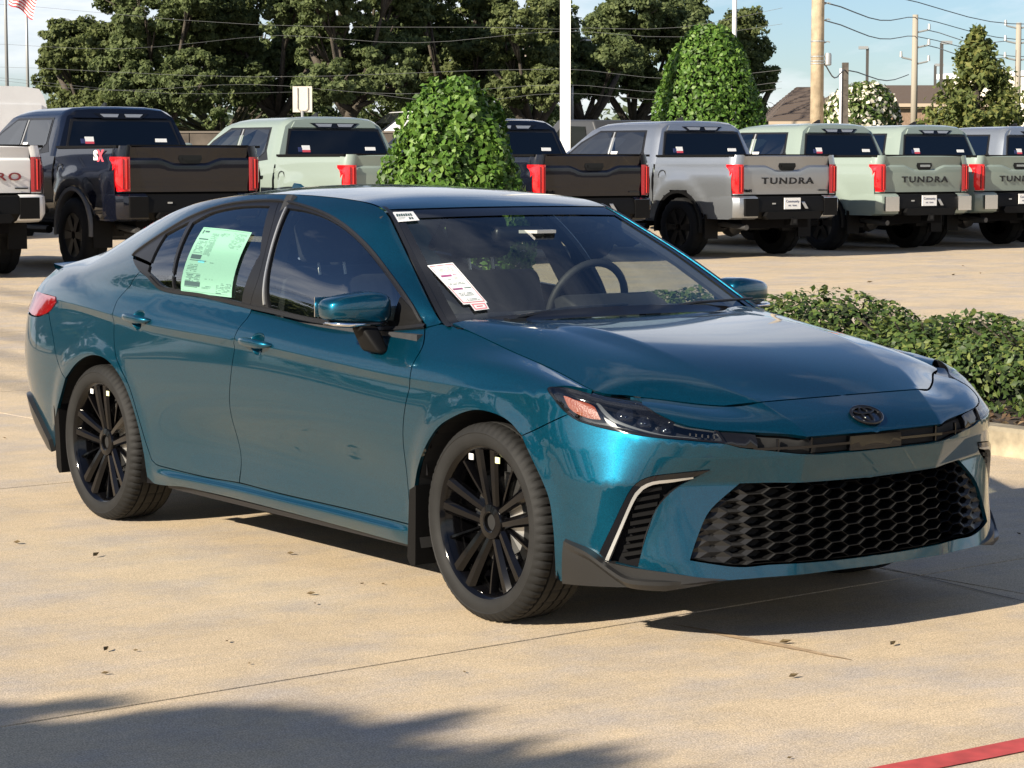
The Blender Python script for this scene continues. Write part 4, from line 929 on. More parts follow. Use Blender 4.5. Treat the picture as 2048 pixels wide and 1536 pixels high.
    rpane('rear_window_frame',[(-.81,1.36),(-.80,1.46),(-.695,1.81),(.695,1.81),(.80,1.46),(.81,1.36)],M['black_trim'],.012)
    rw=rpane('rear_window',[(-.765,1.455),(-.765,1.50),(-.665,1.78),(.665,1.78),(.765,1.50),(.765,1.455)],TGLASS,.018)
    rpane('cab_spoiler',[(-.66,1.825),(-.60,1.90),(.60,1.90),(.66,1.825)],paint,.035,th=.03)
    cl=rpane('high_brake_light',[(-.38,1.885),(-.27,1.815),(.27,1.815),(.38,1.885)],M['black_gloss'],.042)
    for a in (-1,1): rpane('brake_light_lens',[(a*.04,1.875),(a*.30,1.875),(a*.25,1.835),(a*.06,1.835)],M['silver'],.047,cl)
    mb=MB(); mb.prism([(2.42,1.965),(2.62,1.972),(2.46,2.035),(2.43,2.035)],-.012,.012); o=mb.build('roof_aerial',M['black_gloss'],cab); o.location.z=Z
    if sticker:
        rpane('flag_sticker',[(.60,1.50),(.60,1.56),(.54,1.56),(.54,1.50)],M['navy'],.022,rw); rpane('flag_sticker',[(.54,1.525),(.54,1.585),(.42,1.585),(.42,1.525)],M['paper'],.0225,rw); rpane('flag_sticker',[(.54,1.495),(.54,1.525),(.42,1.525),(.42,1.495)],M['ink_red'],.0225,rw)
        rpane('white_sticker',[(-.60,1.52),(-.60,1.565),(-.44,1.565),(-.44,1.52)],M['paper'],.022,rw)
    if doorpaper: spane('window_paper',[(2.86,1.385),(2.85,1.52),(3.0,1.52),(3.01,1.385)],M['paper'],.0105)
    # bed rails, tonneau edge
    mb=MB(); 
    for s in (1,-1): mb=MB(); mb.box((.10,s*.935-.05,1.435+Z),(1.86,s*.935+.02,1.465+Z)); mb.build('bed_rail',M['black_plastic'],t)
    mb=MB(); mb.box((1.80,-.9,1.42+Z),(1.86,.9,1.463+Z)); mb.build('bed_front_rail',M['black_plastic'],t)
    mb=MB(); mb.box((.10,-.89,.80+Z),(1.84,.89,1.40+Z)); mb.build('bed_floor',M['core'],t)
    # tailgate with its dipped upper facet
    mb=MB(); V=[];F=[]; ysn=[-.80,-.60,-.42,-.36,-.24,-.20,0,.20,.24,.36,.42,.60,.80]
    for y in ysn:
        a=abs(y); zb=1.285 if a>.40 else (1.285-.065*(.40-a)/.18 if a>.22 else 1.22)
        for x,z in ((.135,1.455),(.06,1.462),(.035,1.44),(.062,zb+.03),(.034,zb),(.030,1.10),(.045,1.0),(.050,.905),(.12,.90)): V.append((x+.02*(a/.8)**4,y,z+Z))
    k=9
    for i in range(len(ysn)-1):
        for j in range(k-1): F.append((i*k+j,i*k+j+1,(i+1)*k+j+1,(i+1)*k+j))
    for i in (0,len(ysn)-1): F.append(tuple(i*k+j for j in range(k)))
    mb.add(V,F); tg=mb.build('tailgate',paint,t,angle=22)
    mb=MB(); mb.box((.050,-.80,1.452+Z),(.135,.80,1.470+Z)); mb.build('tailgate_cap',M['black_plastic'],tg)
    mb=MB(); mb.prism([(-.15,1.345),(.15,1.345),(.16,1.30),(.12,1.245),(-.12,1.245),(-.16,1.30)],.045,.10,'X'); o=mb.build('handle_recess',M['black_gloss'],tg); o.location.z=Z
    mb=MB(); mb.box((.030,-.105,1.285+Z),(.05,.105,1.318+Z)); mb.build('handle',M['black_gloss'] if handle=='black' else M['chrome'],tg)
    if word: text('lettering',word,.128,wordm or M['black_trim'],tg,frame((.027,0 if word=='TUNDRA' else -.68,1.09+Z),(0,-1,0),(0,0,1)),.004,1.62,.002,'CENTER' if word=='TUNDRA' else 'RIGHT',1.22)
    if badges:
        text('badge','4x4',.055,M['black_gloss'],tg,frame((.040,.72,.955+Z),(0,-1,0),(0,0,1)),.003,1.5,.003)
        mb=MB(); mb.box((.036,-.76,.948+Z),(.046,-.60,.966+Z)); mb.build('badge',M['grey_plastic'],tg)
    # corner posts and C-shaped tail lamps
    for s in (1,-1):
        mb=MB(); V=[];F=[]; sec=[(.055,.805),(.045,.86),(.06,.92),(.12,.965),(.20,.975)]
        for z in (.90,1.0,1.2,1.33,1.46):
            for x,y in sec: V.append((x,s*(y-(.03 if z>1.4 else 0)),z+Z))
        for i in range(4):
            for j in range(4): F.append((i*5+j,i*5+j+1,(i+1)*5+j+1,(i+1)*5+j))
        mb.add(V,F); mb.build('corner_post',paint,t,angle=50)
        mb=MB(); V=[];F=[]
        for z,ex in ((.915,.20),(.955,.20),(1.0,.10),(1.04,.075),(1.22,.075),(1.26,.10),(1.29,.15),(1.325,.15)):
            for x,y in ((.048,.802),(.028,.83),(.020,.865),(.034,.915),(.06+ex*.35,.968),(.06+ex,.990)): V.append((x,s*y,z+Z))
        for i in range(7):
            for j in range(5): F.append((i*6+j,i*6+j+1,(i+1)*6+j+1,(i+1)*6+j))
        mb.add(V,F); tl=mb.build('tail_light',M['red_lens'] if s==1 else M['red_dark'],t,angle=40)  # sun-side lens bright, far-side lens a darker copy: shade put into the colour
        for y,mm in ((.835,M['red_dark']),(.868,M['red_tube']),(.905,M['red_dark'])):
            mb=MB(); mb.box((.012,s*y-.007,.94+Z),(.034,s*y+.007,1.30+Z)); mb.build('lamp_rib',mm,tl)
        # arch flare, liner, flap
        for a in ax:
            mb=MB(); V=[];F=[]; n=26
            for i in range(n+1):
                th=R(-8)+R(196)*i/n
                for r,y in ((.49,.90),(.495,1.02),(.54,1.025),(.552,.985)): V.append((a+r*math.cos(th),s*y,.43+r*math.sin(th)*.98+Z))
            for i in range(n):
                for j in range(3): F.append((i*4+j,i*4+j+1,(i+1)*4+j+1,(i+1)*4+j))
            mb.add(V,F); mb.build('arch_flare',flare,t,angle=40)
            mb=MB(); V=[];F=[]
            for i in range(n+1):
                th=R(-8)+R(196)*i/n
                for y in (.55,.95): V.append((a+.50*math.cos(th),s*y,.43+.50*math.sin(th)+Z))
                V.append((a,s*.55,.43+Z))
            for i in range(n): F+=[(i*3,i*3+1,i*3+4,i*3+3),(i*3+2,i*3,i*3+3)]
            mb.add(V,F); mb.build('arch_liner',M['liner'],t)
            # wheel
            mb=MB(); mb.lathe([(.06,-.10),(.20,-.11),(.27,-.125),(.275,-.135),(.27,.10)],28); w=mb.build('wheel',TRIM2,t,angle=40); w.location=(a,s*.875,wr-.0); w.rotation_euler=(0,0,0 if s==-1 else math.pi)
            mb=MB(); V=[];F=[]; pr=[(.272,-.13),(.30,-.142),(wr-.05,-.142),(wr-.012,-.128),(wr,-.105),(wr,-.02),(wr-.01,-.015),(wr-.01,.015),(wr,.02),(wr,.105),(wr-.02,.135),(.272,.12)]; nn=60
            for k_ in range(nn):
                th=2*math.pi*k_/nn
                for j,(r,h) in enumerate(pr): V.append(((r-(.014 if k_%3==0 and 3<=j<=9 else 0))*math.cos(th),h,(r-(.014 if k_%3==0 and 3<=j<=9 else 0))*math.sin(th)))
            m_=len(pr)
            for k_ in range(nn):
                for j in range(m_-1): F.append((k_*m_+j,k_*m_+j+1,((k_+1)%nn)*m_+j+1,((k_+1)%nn)*m_+j))
            mb.add(V,F); mb.build('tyre',TYRE2,w,angle=40)
            for k_ in range(6):
                th=2*math.pi*k_/6; c_,s_=math.cos(th),math.sin(th); mb=MB()
                P=[(.05,-.035),(.265,-.055),(.265,.055),(.05,.035)]
                V=[(r*c_-l*s_,-.128,r*s_+l*c_) for r,l in P]+[(r*c_-l*s_,-.09,r*s_+l*c_) for r,l in P]; mb.add(V,[(0,1,2,3),(4,5,6,7),(0,1,5,4),(1,2,6,5),(2,3,7,6),(3,0,4,7)]); mb.build('spoke',TRIM2,w)
        mb=MB(); mb.box((.66,s*.88-.12,.27+Z*.5),(.69,s*.88+.12,.62+Z)); mb.build('mud_flap',M['black_plastic'],t)
        # mirror, door seams, handles, fuel flap
        mb=MB(); mb.box((4.02,s*1.20-.13,1.40+Z),(4.18,s*1.20+.13,1.63+Z)); mr=mb.build('door_mirror',paint,t); bev(mr,.045)
        mb=MB(); mb.tube([(4.08,s*.94,1.38+Z),(4.08,s*1.10,1.42+Z)],.035,8); mb.build('mirror_arm',M['black_plastic'],mr)
        yy=lambda z: interp(PROF,z)
        for x in (1.88,2.98,4.12):
            mb=MB(); V=[];F=[]
            for i,z in enumerate((.56,.7,.85,1.0,1.15,1.25,1.33)):
                xx=x+(.35*(max(0,.95-z)/.5)**1.3 if x==1.88 and False else 0)
                for q in (-.006,.006): V.append((xx+q,s*(yy(z)+.0025),z+Z))
            for i in range(6): F.append((2*i,2*i+1,2*i+3,2*i+2))
            mb.add(V,F); mb.build('door_seam',M['core'],t)
        for x in (2.15,3.15): mb=MB(); mb.box((x,s*1.0-.02,1.145+Z),(x+.22,s*1.0+.035,1.185+Z)); h=mb.build('door_handle',M['black_gloss'] if handle=='black' else M['chrome'],t); bev(h,.012)
        if s==1:
            mb=MB(); mb.tube([(1.66+.085*math.cos(a_),.992,1.16+.085*math.sin(a_)+Z) for a_ in [2*math.pi*q/20 for q in range(21)]],.006,5,False); mb.build('fuel_flap_ring',M['grey_plastic'],t)
    # bumper
    bc={'black':M['black_plastic'],'body':paint,'chrome':M['chrome']}
    mb=MB(); V=[];F=[]
    for y in (-.62,-.3,.3,.62):
        for x,z in ((.10,.885),(-.02,.865),(-.05,.80),(-.055,.66),(.0,.58),(.12,.56)): V.append((x,y,z+Z))
    for i in range(3):
        for j in range(5): F.append((i*6+j,i*6+j+1,(i+1)*6+j+1,(i+1)*6+j))
    mb.add(V,F); bp=mb.build('bumper',M['black_plastic'],t,angle=30)
    for s in (1,-1):
        mb=MB(); V=[];F=[]
        for x0,y in ((-.045,.62),(-.035,.80),(.0,.92),(.08,.985),(.30,1.0),(.72,.985)):
            for dx,z in ((.06,.885),(.0,.86),(-.012,.80),(-.008,.66),(.03,.58),(.12,.555)): V.append((x0+dx,s*(y-(.03 if z<.6 else 0)),z+Z))
        for i in range(5):
            for j in range(5): F.append((i*6+j,i*6+j+1,(i+1)*6+j+1,(i+1)*6+j))
        mb.add(V,F); mb.build('bumper_corner',paint,bp,angle=30)
        if bumper=='chrome': mb=MB(); mb.box((-.068,s*.76-.14,.62+Z),(-.04,s*.76+.14,.84+Z)); mb.build('bright_plate',mat('polished_plate',(.8,.8,.8),.12,1) if 'pp' not in M else M['pp'],bp)
        elif bumper=='black': mb=MB(); mb.box((-.066,s*.74-.12,.60+Z),(-.03,s*.74+.12,.85+Z)); mb.build('bumper_cover',M['black_plastic'],bp)
    mb=MB(); mb.prism([(-.52,.60),(-.48,.66),(.48,.66),(.52,.60),(.48,.555),(-.48,.555)],-.11,.02,'X'); o=mb.build('bumper_step',M['black_plastic'],bp); o.location.z=Z
    mb=MB(); mb.box((-.13,-.05,.47+Z),(.05,.05,.57+Z)); hb=mb.build('tow_hitch',M['black_plastic'],bp); mb=MB(); mb.box((-.132,-.028,.492+Z),(-.125,.028,.548+Z)); mb.build('hitch_socket',M['liner'],hb)
    mb=MB(); mb.box((-.062,.30,.765+Z),(-.054,.36,.785+Z)); mb.build('bumper_lamp',M['silver'],bp)
    mb=MB(); mb.add([(-.058,-.30,.72+Z),(-.058,-.24,.72+Z),(-.058,-.18,.80+Z),(-.058,-.24,.80+Z),(-.075,-.30,.70+Z),(-.075,-.24,.70+Z),(-.075,-.18,.78+Z),(-.075,-.24,.78+Z)],[(0,1,2,3),(4,5,6,7),(0,1,5,4),(1,2,6,5),(2,3,7,6),(3,0,4,7)]); mb.build('step_bracket',M['silver'],bp)
    if plate:
        mb=MB(); mb.box((-.075,-.152,.695+Z),(-.066,.152,.855+Z)); p=mb.build('number_plate',M['paper'],bp)
        mw=lambda z:frame((-.0765,0,z+Z),(0,-1,0),(0,0,1)); text('plate_text','Community',.052,M['navy'],p,mw(.805),.0005)
        text('plate_text','HSC  TEXAS',.030,M['navy'],p,mw(.745),.0005)
    # underside, exhaust, rear axle
    mb=MB(); mb.box((.3,-.62,.42+Z),(5.6,.62,.60+Z)); mb.box((1.9,-.85,.44+Z),(4.4,.85,.56+Z)); mb.build('chassis',M['core'],t)
    mb=MB(); mb.tube([(1.27,-.7,wr),(1.27,.7,wr)],.07,8); mb.lathe([(0,-.16),(.13,-.1),(.16,0),(.13,.1),(0,.16)],12,'X',(1.27,0,wr)); mb.tube([(1.9,.55,.5+Z),(1.0,.62,.50+Z),(.45,.66,.46+Z),(.12,.68,.44+Z)],.04,8); mb.build('exhaust_and_axle',M['steel'] if False else mat('dull_steel',(.10,.10,.10),.5,.6),t)
    mb=MB(); mb.box((1.0,.40,.30+Z*.4),(4.3,.62,.42+Z)) if False else mb.tube([(2.0,1.0,.42+Z),(4.2,1.0,.42+Z)],.05,8); mb.build('side_step',M['black_plastic'],t)
    if decal:
        def dq(x,z): return frame((x,ybed(x,z)+.004,z+Z),(-1,0,0),(0,0,1))
        text('decal','S',.17,M['paper'],t,dq(.66,1.335),.002,1.5,.008); text('decal','X',.19,M['ink_red'],t,dq(.52,1.33),.002,1.2,.010)
    return t
M['red_tube']=mat('bright_red_light_tube',(.85,.05,.04),.2,0,1.0)
M['pp']=mat('polished_plate',(.80,.80,.80),.14,1)
HD=3.1096
DT=mat('dark_red_letters',(.16,.015,.018),.4)
truck((-19.5,5.75,.17),HD,WHITE_T,'white pickup with red-brown tailgate letters, only its right rear corner in view at far left',lift=.10,word='TRD PRO',wordm=DT,badges=True,plate=False)
truck((-19.15,8.5,.17),HD,BLACK_T,'lifted black pickup with a white and red S X decal on the bed side',lift=.10,decal=True,flare=mat('dull_grey_flare',(.10,.10,.10),.5),badges=False,plate=False)
truck((-18.9,11.55,.17),HD,GREEN_T,'pale sage green pickup between the lifted black one and the round-topped bush',badges=False,word='TUNDRA')
truck((-18.7,14.40,.17),HD,BLACK_T,'black pickup half hidden by the round-topped bush, left of the silver one',badges=True,plate=False)
truck((-18.45,17.70,.17),HD,SILV_T,'silver pickup with black bumper whose whole tailgate shows right of the black one',word='TUNDRA')
truck((-19.0,21.05,.17),HD,GREEN_T,'pale sage green pickup with bright bumper plates right next to the silver one',word='TUNDRA',bumper='chrome',handle='chrome',badges=False)
truck((-19.3,23.55,.17),HD,GREEN_T,'sage green pickup cut off by the right edge, second from the silver one',word='TUNDRA',bumper='chrome',handle='chrome',badges=False,doorpaper=False)
truck((-19.4,26.15,.17),HD,SILV2_T,'bluish silver pickup of which only the cab corner shows at the far right',bumper='chrome',badges=False,doorpaper=False,plate=False)
# a tall white van beyond the row and two far vehicles
def van():
    p=spot(-6,40.5); t=thing('van',(p.x,p.y,.17),HD,'tall white panel van roof showing above the black pickup at far left','van'); m=M['white']
    mb=MB(); sec=[(.95,.5),(1.0,.9),(1.0,1.6),(.96,2.3),(.90,2.50),(.82,2.62),(.5,2.66)]
    V=[];F=[]; S=[(y,z) for y,z in sec]+[(-y,z) for y,z in reversed(sec)]; n=len(S)
    for x,kz in ((0,1),(.15,1.0),(3.0,1.0),(4.2,1.0),(4.7,.93),(5.3,.58),(5.9,.5)):
        for y,z in S: V.append((x,y*(1 if x<5 else .95),.5+(z-.5)*((kz) if x>4.3 else 1)))
    for i in range(6):
        for j in range(n): F.append((i*n+j,i*n+(j+1)%n,(i+1)*n+(j+1)%n,(i+1)*n+j))
    F.append(tuple(range(n))); mb.add(V,F); b=mb.build('body',m,t,angle=35); 
    for a_,b_ in ((-.85,-.02),(.02,.85)): mb=MB(); mb.box((-.02,a_,.7),(-.003,b_,2.35)); mb.build('rear_door',m,b)
    for s in (1,-1):
        mb=MB(); mb.box((.9,s*.985-.01,1.5),(3.6,s*.985+.008,2.28)); mb.build('side_panel',m,b)
        for x in (1.0,4.7): mb=MB(); mb.lathe([(.1,-.1),(.35,-.11),(.36,0),(.35,.1),(.1,.1)],20,'Y',(x,s*.88,.36)); mb.build('wheel',TYRE2,t)
van()
def far_pickup(px,d,yt,lab,rz,m,ref):
    p=spot(px,d)-Vector((math.cos(rz),math.sin(rz),0))*ref; z=1.53+(324-yt)*d/4722-1.74
    t=thing('pickup_truck',(p.x,p.y,z),rz,lab,'pickup truck'); z0=0
    mb=MB(); mb.prism([(0,.45+z0),(0,1.05+z0),(1.9,1.08+z0),(2.2,1.70+z0),(3.3,1.72+z0),(4.1,1.15+z0),(5.2,1.02+z0),(5.35,.5+z0)],-.92,.92); b=mb.build('body',m,t); bev(b,.05,2)
    for s in (1,-1):
        mb=MB(); mb.prism([(2.32,1.12+z0),(2.42,1.58+z0),(3.15,1.60+z0),(3.75,1.14+z0)],s*.90,s*.935); mb.build('side_window',TGLASS,b)
        for x in (1.0,4.3): mb=MB(); mb.lathe([(.1,-.1),(.38,-.11),(.39,0),(.38,.1),(.1,.1)],18,'Y',(x,s*.84,.39+z0)); mb.build('wheel',TYRE2,t)
    mb=MB(); mb.add([(3.36,-.70,1.66+z0),(3.36,.70,1.66+z0),(4.08,.82,1.18+z0),(4.08,-.82,1.18+z0),(3.40,-.70,1.69+z0),(3.40,.70,1.69+z0),(4.12,.82,1.21+z0),(4.12,-.82,1.21+z0)],[(0,1,2,3),(4,5,6,7),(0,1,5,4),(1,2,6,5),(2,3,7,6),(3,0,4,7)]); mb.build('windscreen',TGLASS,b)
far_pickup(772,63.2,222,'white pickup on the road behind the barrier, left of the round-topped bush',FA+R(112),M['white'],3.7)
far_pickup(1262,44,237,'grey vehicle roof just visible above the silver pickup beside the white pole',HD,mat('grey_far_paint',(.05,.052,.055),.3,.2),2.2)
# ================================================================ the teal saloon car
class Base:
    """smooth reference surfaces of one half of the body; panels are trimmed out of them"""
    def __init__(s,grids):
        V=[];F=[];Nn=[];off=0
        for S,outw in grids:
            v,q=grid_tris(S)
            du=np.gradient(S,axis=1); dv=np.gradient(S,axis=0); n=np.cross(du,dv); n/= (np.linalg.norm(n,axis=-1,keepdims=True)+1e-12)
            n=n.reshape(-1,3)
            if (n@np.array(outw)).mean()<0: n=-n
            V.append(v);F.append(q+off);Nn.append(n);off+=len(v)
        s.V=np.concatenate(V);s.F=np.concatenate(F);s.N=np.concatenate(Nn)
        s.vl=[Vector(v) for v in s.V.tolist()]; s.fl=s.F.tolist()
        s.bvh=BVHTree.FromPolygons(s.vl,s.fl)
    def nrm(s,loc,i):
        f=s.fl[i]; w=poly_3d_calc([s.vl[k] for k in f],loc)
        n=sum((s.N[k]*w[j] for j,k in enumerate(f)),np.zeros(3)); return Vector(n/ (np.linalg.norm(n)+1e-12))
    def hit(s,p,d):
        loc,n,i,_=s.bvh.ray_cast(p+d*4,-d)
        return (loc,s.nrm(loc,i)) if loc is not None else None
    def near(s,p):
        loc,n,i,_=s.bvh.find_nearest(p); return loc,s.nrm(loc,i)
def resample(P,step=.018,closed=True,corner=38):
    """round off the traced outline except at real corners"""
    P=[Vector(p) for p in P]
    Q=[P[0]]
    for p in P[1:]:
        if (p-Q[-1]).length>.002: Q.append(p)
    if closed and (Q[0]-Q[-1]).length<.002: Q.pop()
    P=Q;n=len(P);out=[]
    def isc(i):
        if not closed and i in(0,n-1): return True
        a=(P[i]-P[i-1]);b=(P[(i+1)%n]-P[i]); return a.angle(b,0)>R(corner)
    cs=[isc(i) for i in range(n)]
    for i in range(n if closed else n-1):
        p1,p2=P[i],P[(i+1)%n]
        L=(p2-p1).length
        m1=(p2-p1) if cs[i] else (p2-P[i-1])*.5
        m2=(p2-p1) if cs[(i+1)%n] else (P[(i+2)%n]-p1)*.5
        m1=m1.normalized()*L if m1.length>1e-9 else m1; m2=m2.normalized()*L if m2.length>1e-9 else m2
        k=max(1,int(round(L/step)))
        for j in range(k):
            t=j/k; h=(2*t**3-3*t*t+1,t**3-2*t*t+t,-2*t**3+3*t*t,t**3-t*t)
            out.append(p1*h[0]+m1*h[1]+p2*h[2]+m2*h[3])
    if not closed: out.append(P[-1])
    return out
def inpoly(px,py,poly):
    x=poly[:,0];y=poly[:,1];x2=np.roll(x,-1);y2=np.roll(y,-1)
    c=np.zeros(len(px),bool)
    for i in range(len(x)):
        if y[i]==y2[i]: continue
        k=((y[i]>py)!=(y2[i]>py))&(px<(x2[i]-x[i])*(py-y[i])/(y2[i]-y[i])+x[i]); c^=k
    return c
def segdist(px,py,poly):
    d=np.full(len(px),1e9)
    for i in range(len(poly)):
        a=poly[i];b=poly[(i+1)%len(poly)];ab=b-a;L=(ab@ab)+1e-12
        t=np.clip(((px-a[0])*ab[0]+(py-a[1])*ab[1])/L,0,1)
        d=np.minimum(d,np.hypot(px-a[0]-t*ab[0],py-a[1]-t*ab[1]))
    return d
def panel(name,outline,d,base,m,parent,side=-1,holes=(),off=0.0,inset=.0,step=.026,hem=.014,corner=38,feats=(),**kw):
    """trim one panel out of the reference surface: outline and holes are 3-D loops near the surface, d the trimming direction"""
    d=Vector(d).normalized(); a=d.orthogonal().normalized(); b=d.cross(a)
    loops=[resample(outline,min(step,.02),True,corner)]+[resample(h,min(step,.02),True,corner) for h in holes]
    snapped=[]
    for lp in loops:
        q=[]
        for p in lp:
            c=base.near(p)[0]; q.append(Vector((c.x,0.0,c.z)) if abs(p.y)<1e-4 else c)
        snapped.append(q)
    loops=snapped
    L2=[]
    for k,lp in enumerate(loops):
        q=np.array([(p.dot(a),p.dot(b)) for p in lp])
        if inset:
            nx=np.roll(q,-1,0)-np.roll(q,1,0); nx/=np.linalg.norm(nx,axis=1,keepdims=True)+1e-12
            ar=.5*np.sum(q[:,0]*np.roll(q[:,1],-1)-np.roll(q[:,0],-1)*q[:,1]); sg=1 if ar>0 else -1
            sg*= 1 if k==0 else -1
            ctr=np.array([abs(p.y)<1e-4 for p in lp])
            q=q+np.where(ctr[:,None],0,np.stack([-nx[:,1],nx[:,0]],1)*inset*sg)
        L2.append(q)
    g=L2[0]; lo,hi=g.min(0),g.max(0)
    X,Y=np.meshgrid(np.arange(lo[0],hi[0],step),np.arange(lo[1],hi[1],step*.9)); X=X+np.where(np.arange(X.shape[0])%2,step/2,0)[:,None]
    X=X.ravel();Y=Y.ravel()
    k=inpoly(X,Y,L2[0])
    for h in L2[1:]: k&=~inpoly(X,Y,h)
    X=X[k];Y=Y[k]; dd=np.full(len(X),1e9)
    for l in L2: dd=np.minimum(dd,segdist(X,Y,l))
    k=dd>step*.45; X=X[k];Y=Y[k]
    pts=[Vector(p) for l in L2 for p in l.tolist()]; src=[p for lp in loops for p in lp]
    edges=[];o=0
    for l in L2:
        n=len(l); edges+=[(o+i,o+(i+1)%n) for i in range(n)]; o+=n
    nb=o
    for ft in feats:
        fq=[(p.dot(a),p.dot(b)) for p in (Vector(x) for x in ft)]
        fa=np.array(fq); kk=inpoly(fa[:,0],fa[:,1],L2[0])
        for h in L2[1:]: kk&=~inpoly(fa[:,0],fa[:,1],h)
        for l in L2: kk&=segdist(fa[:,0],fa[:,1],l)>.004
        if len(X):
            dk=segdist(X,Y,np.concatenate([fa,fa[::-1]])); X=X[dk>step*.35];Y=Y[dk>step*.35]
        last=None
        for j in range(len(fq)):
            if kk[j]:
                pts.append(Vector(fq[j])); 
                if last is not None and last[0]==j-1: edges.append((last[1],len(pts)-1))
                last=(j,len(pts)-1)
    pts+= [Vector((x,y)) for x,y in zip(X.tolist(),Y.tolist())]
    vv,ee,ff,ov,oe,of=delaunay_2d_cdt(pts,edges,[],0,1e-6)
    C=np.array([[sum(vv[i][c] for i in f)/3 for c in (0,1)] for f in ff])
    ok=inpoly(C[:,0],C[:,1],L2[0])
    for h in L2[1:]: ok&=~inpoly(C[:,0],C[:,1],h)
    ff=[f for f,k in zip(ff,ok) if k]
    # depth guess from the outline for points whose ray misses
    V=[];Nn=[]
    dep=sum((p.dot(d) for p in src),0)/len(src)
    for i,p in enumerate(vv):
        s_=[j for j in ov[i] if j<nb] if ov[i] else []
        p3=a*p[0]+b*p[1]
        h=base.hit(p3+d*dep,d)
        if s_:
            g3=src[s_[0]]
            if h is None or (h[0]-g3).length>.05: h=base.near(g3)
        elif h is None: h=base.near(p3+d*dep)
        V.append(h[0]+h[1]*off);Nn.append(h[1])
    # welded rim that folds back into the body
    es={}
    for f in ff:
        for i in range(3):
            e=(f[i],f[(i+1)%3]); es[e]=es.get(e,0)+1
    faces=[];fn=[]
    for f in ff:
        n=(V[f[1]]-V[f[0]]).cross(V[f[2]]-V[f[0]])
        if n.dot(Nn[f[0]]+Nn[f[1]]+Nn[f[2]])<0: f=(f[0],f[2],f[1])
        faces.append(tuple(f))
    es=set()
    for f in faces:
        for i in range(3): es.add((f[i],f[(i+1)%3]))
    rim=[e for e in es if (e[1],e[0]) not in es]
    smooth=[True]*len(faces)
    ln=[Nn[i] for f in faces for i in f]
    if hem:
        mp={}
        for e in rim:
            if abs(V[e[0]].y)<2e-4 and abs(V[e[1]].y)<2e-4: continue
            q=[]
            for i in e:
                for tag in (0,1):
                    if (i,tag) not in mp:
                        mp[(i,tag)]=len(V); V.append(V[i].copy() if tag==0 else V[i]-Nn[i]*hem)
            faces.append((mp[(e[1],0)],mp[(e[0],0)],mp[(e[0],1)],mp[(e[1],1)])); smooth.append(False); ln+=[Vector((0,0,0))]*4
    if side==-1:
        V=[Vector((v.x,-v.y,v.z)) for v in V]; nf=[];nl=[];o=0
        for f in faces:
            k=len(f); nf.append(tuple(reversed(f))); nl+=[Vector((n.x,-n.y,n.z)) for n in reversed(ln[o:o+k])]; o+=k
        faces=nf;ln=nl
    ob=obj(name,V,faces,m,parent,**kw)
    ob.data.polygons.foreach_set('use_smooth',smooth); ob.data.normals_split_custom_set([tuple(n) for n in ln]); ob.data.update()
    return ob
def both(fn): return [fn(s) for s in (-1,1)]
def mirror_grid(S,name,m,parent,outw=(0,0,1),off=0.0,solid=0.0,**kw):
    """S: half patch whose last row lies on the centre line"""
    full=np.concatenate([S,(S[::-1]*np.array([1,-1,1]))[1:]],0)
    v,q=grid_tris(full)
    du=np.gradient(full,axis=1);dv=np.gradient(full,axis=0);n=np.cross(du,dv);n/=np.linalg.norm(n,axis=-1,keepdims=True)+1e-12
    if (n.reshape(-1,3)@np.array(outw)).mean()<0: n=-n; 
    n=n.reshape(-1,3); v=v+n*off
    o=obj(name,v,q,m,parent,smooth=True,**kw)
    p=o.data.polygons[len(o.data.polygons)//2]
    if p.normal.dot(Vector(n[p.vertices[0]]))<0: o.data.flip_normals()
    return o
tW,vW,SW=evalW(); sT,ST=evalTop(); sG,SG=evalHouse(); tH,SH=evalHood()
BW=Base([(SW,(.2,1,0))]); BGW=Base([(SG,(0,1,.3)),(SW,(.2,1,0))]); BT=Base([(ST,(0,0,1))])
def blend_belt():
    nr,ncol=SW.shape[:2]; NW=BGW.N[SG.shape[0]*SG.shape[1]:].reshape(nr,ncol,3); NG=BGW.N[:SG.shape[0]*SG.shape[1]].reshape(SG.shape[0],SG.shape[1],3)
    xg=SG[0,:,0]; nW=NW[-1].copy(); nG=NG[0].copy(); xw=SW[-1,:,0]; og=np.argsort(xg); ow=np.argsort(xw)
    def ip(x,xs,n,o): r=np.stack([np.interp(x,xs[o],n[o,c]) for c in range(3)],-1); return r/(np.linalg.norm(r,axis=-1,keepdims=True)+1e-9)
    aW=ip(xw,xg,nG,og)+nW; aW/=np.linalg.norm(aW,axis=-1,keepdims=True)+1e-9
    aG=ip(xg,xw,nW,ow)+nG; aG/=np.linalg.norm(aG,axis=-1,keepdims=True)+1e-9
    for k in range(18):
        w=(1-k/18)**1.5
        m=(np.clip((-2.28-xw)/.15,(1-k/5)**1.5/max(w,1e-3) if k<5 else 0,1)*np.clip((xw+3.72)/.1,0,1)*np.clip((-.5-xw)/.1,0,1))[:,None]*w; NW[-1-k]=NW[-1-k]*(1-m)+aW*m
    for k in range(8):
        w=(1-k/8)**1.5
        m=(np.clip((-2.28-xg)/.15,(1-k/3)**1.5/max(w,1e-3) if k<3 else 0,1))[:,None]*w; NG[k]=NG[k]*(1-m)+aG*m
blend_belt()
SHf=np.concatenate([SH,(SH[::-1]*np.array([1,-1,1]))[1:]],0); BH=Base([(SHf,(0,0,1))])
rowB=rowsdef()
def rl(v,t0,t1,st=2): return SW[v,(tW>=t0)&(tW<=t1)][::st]
FLANK=[rl(v,-3.55,.22) for v in (59,60,61,71,72,73)]; assert SW.shape[0]==97
NOSE=[rl(v,.86,1.55,1) for v in (35,36,37,47,48,49)]
kt=int(np.argmin(abs(tW-1.25))); KINK=[SW[:,k][::2] for k in (kt-1,kt,kt+1)]
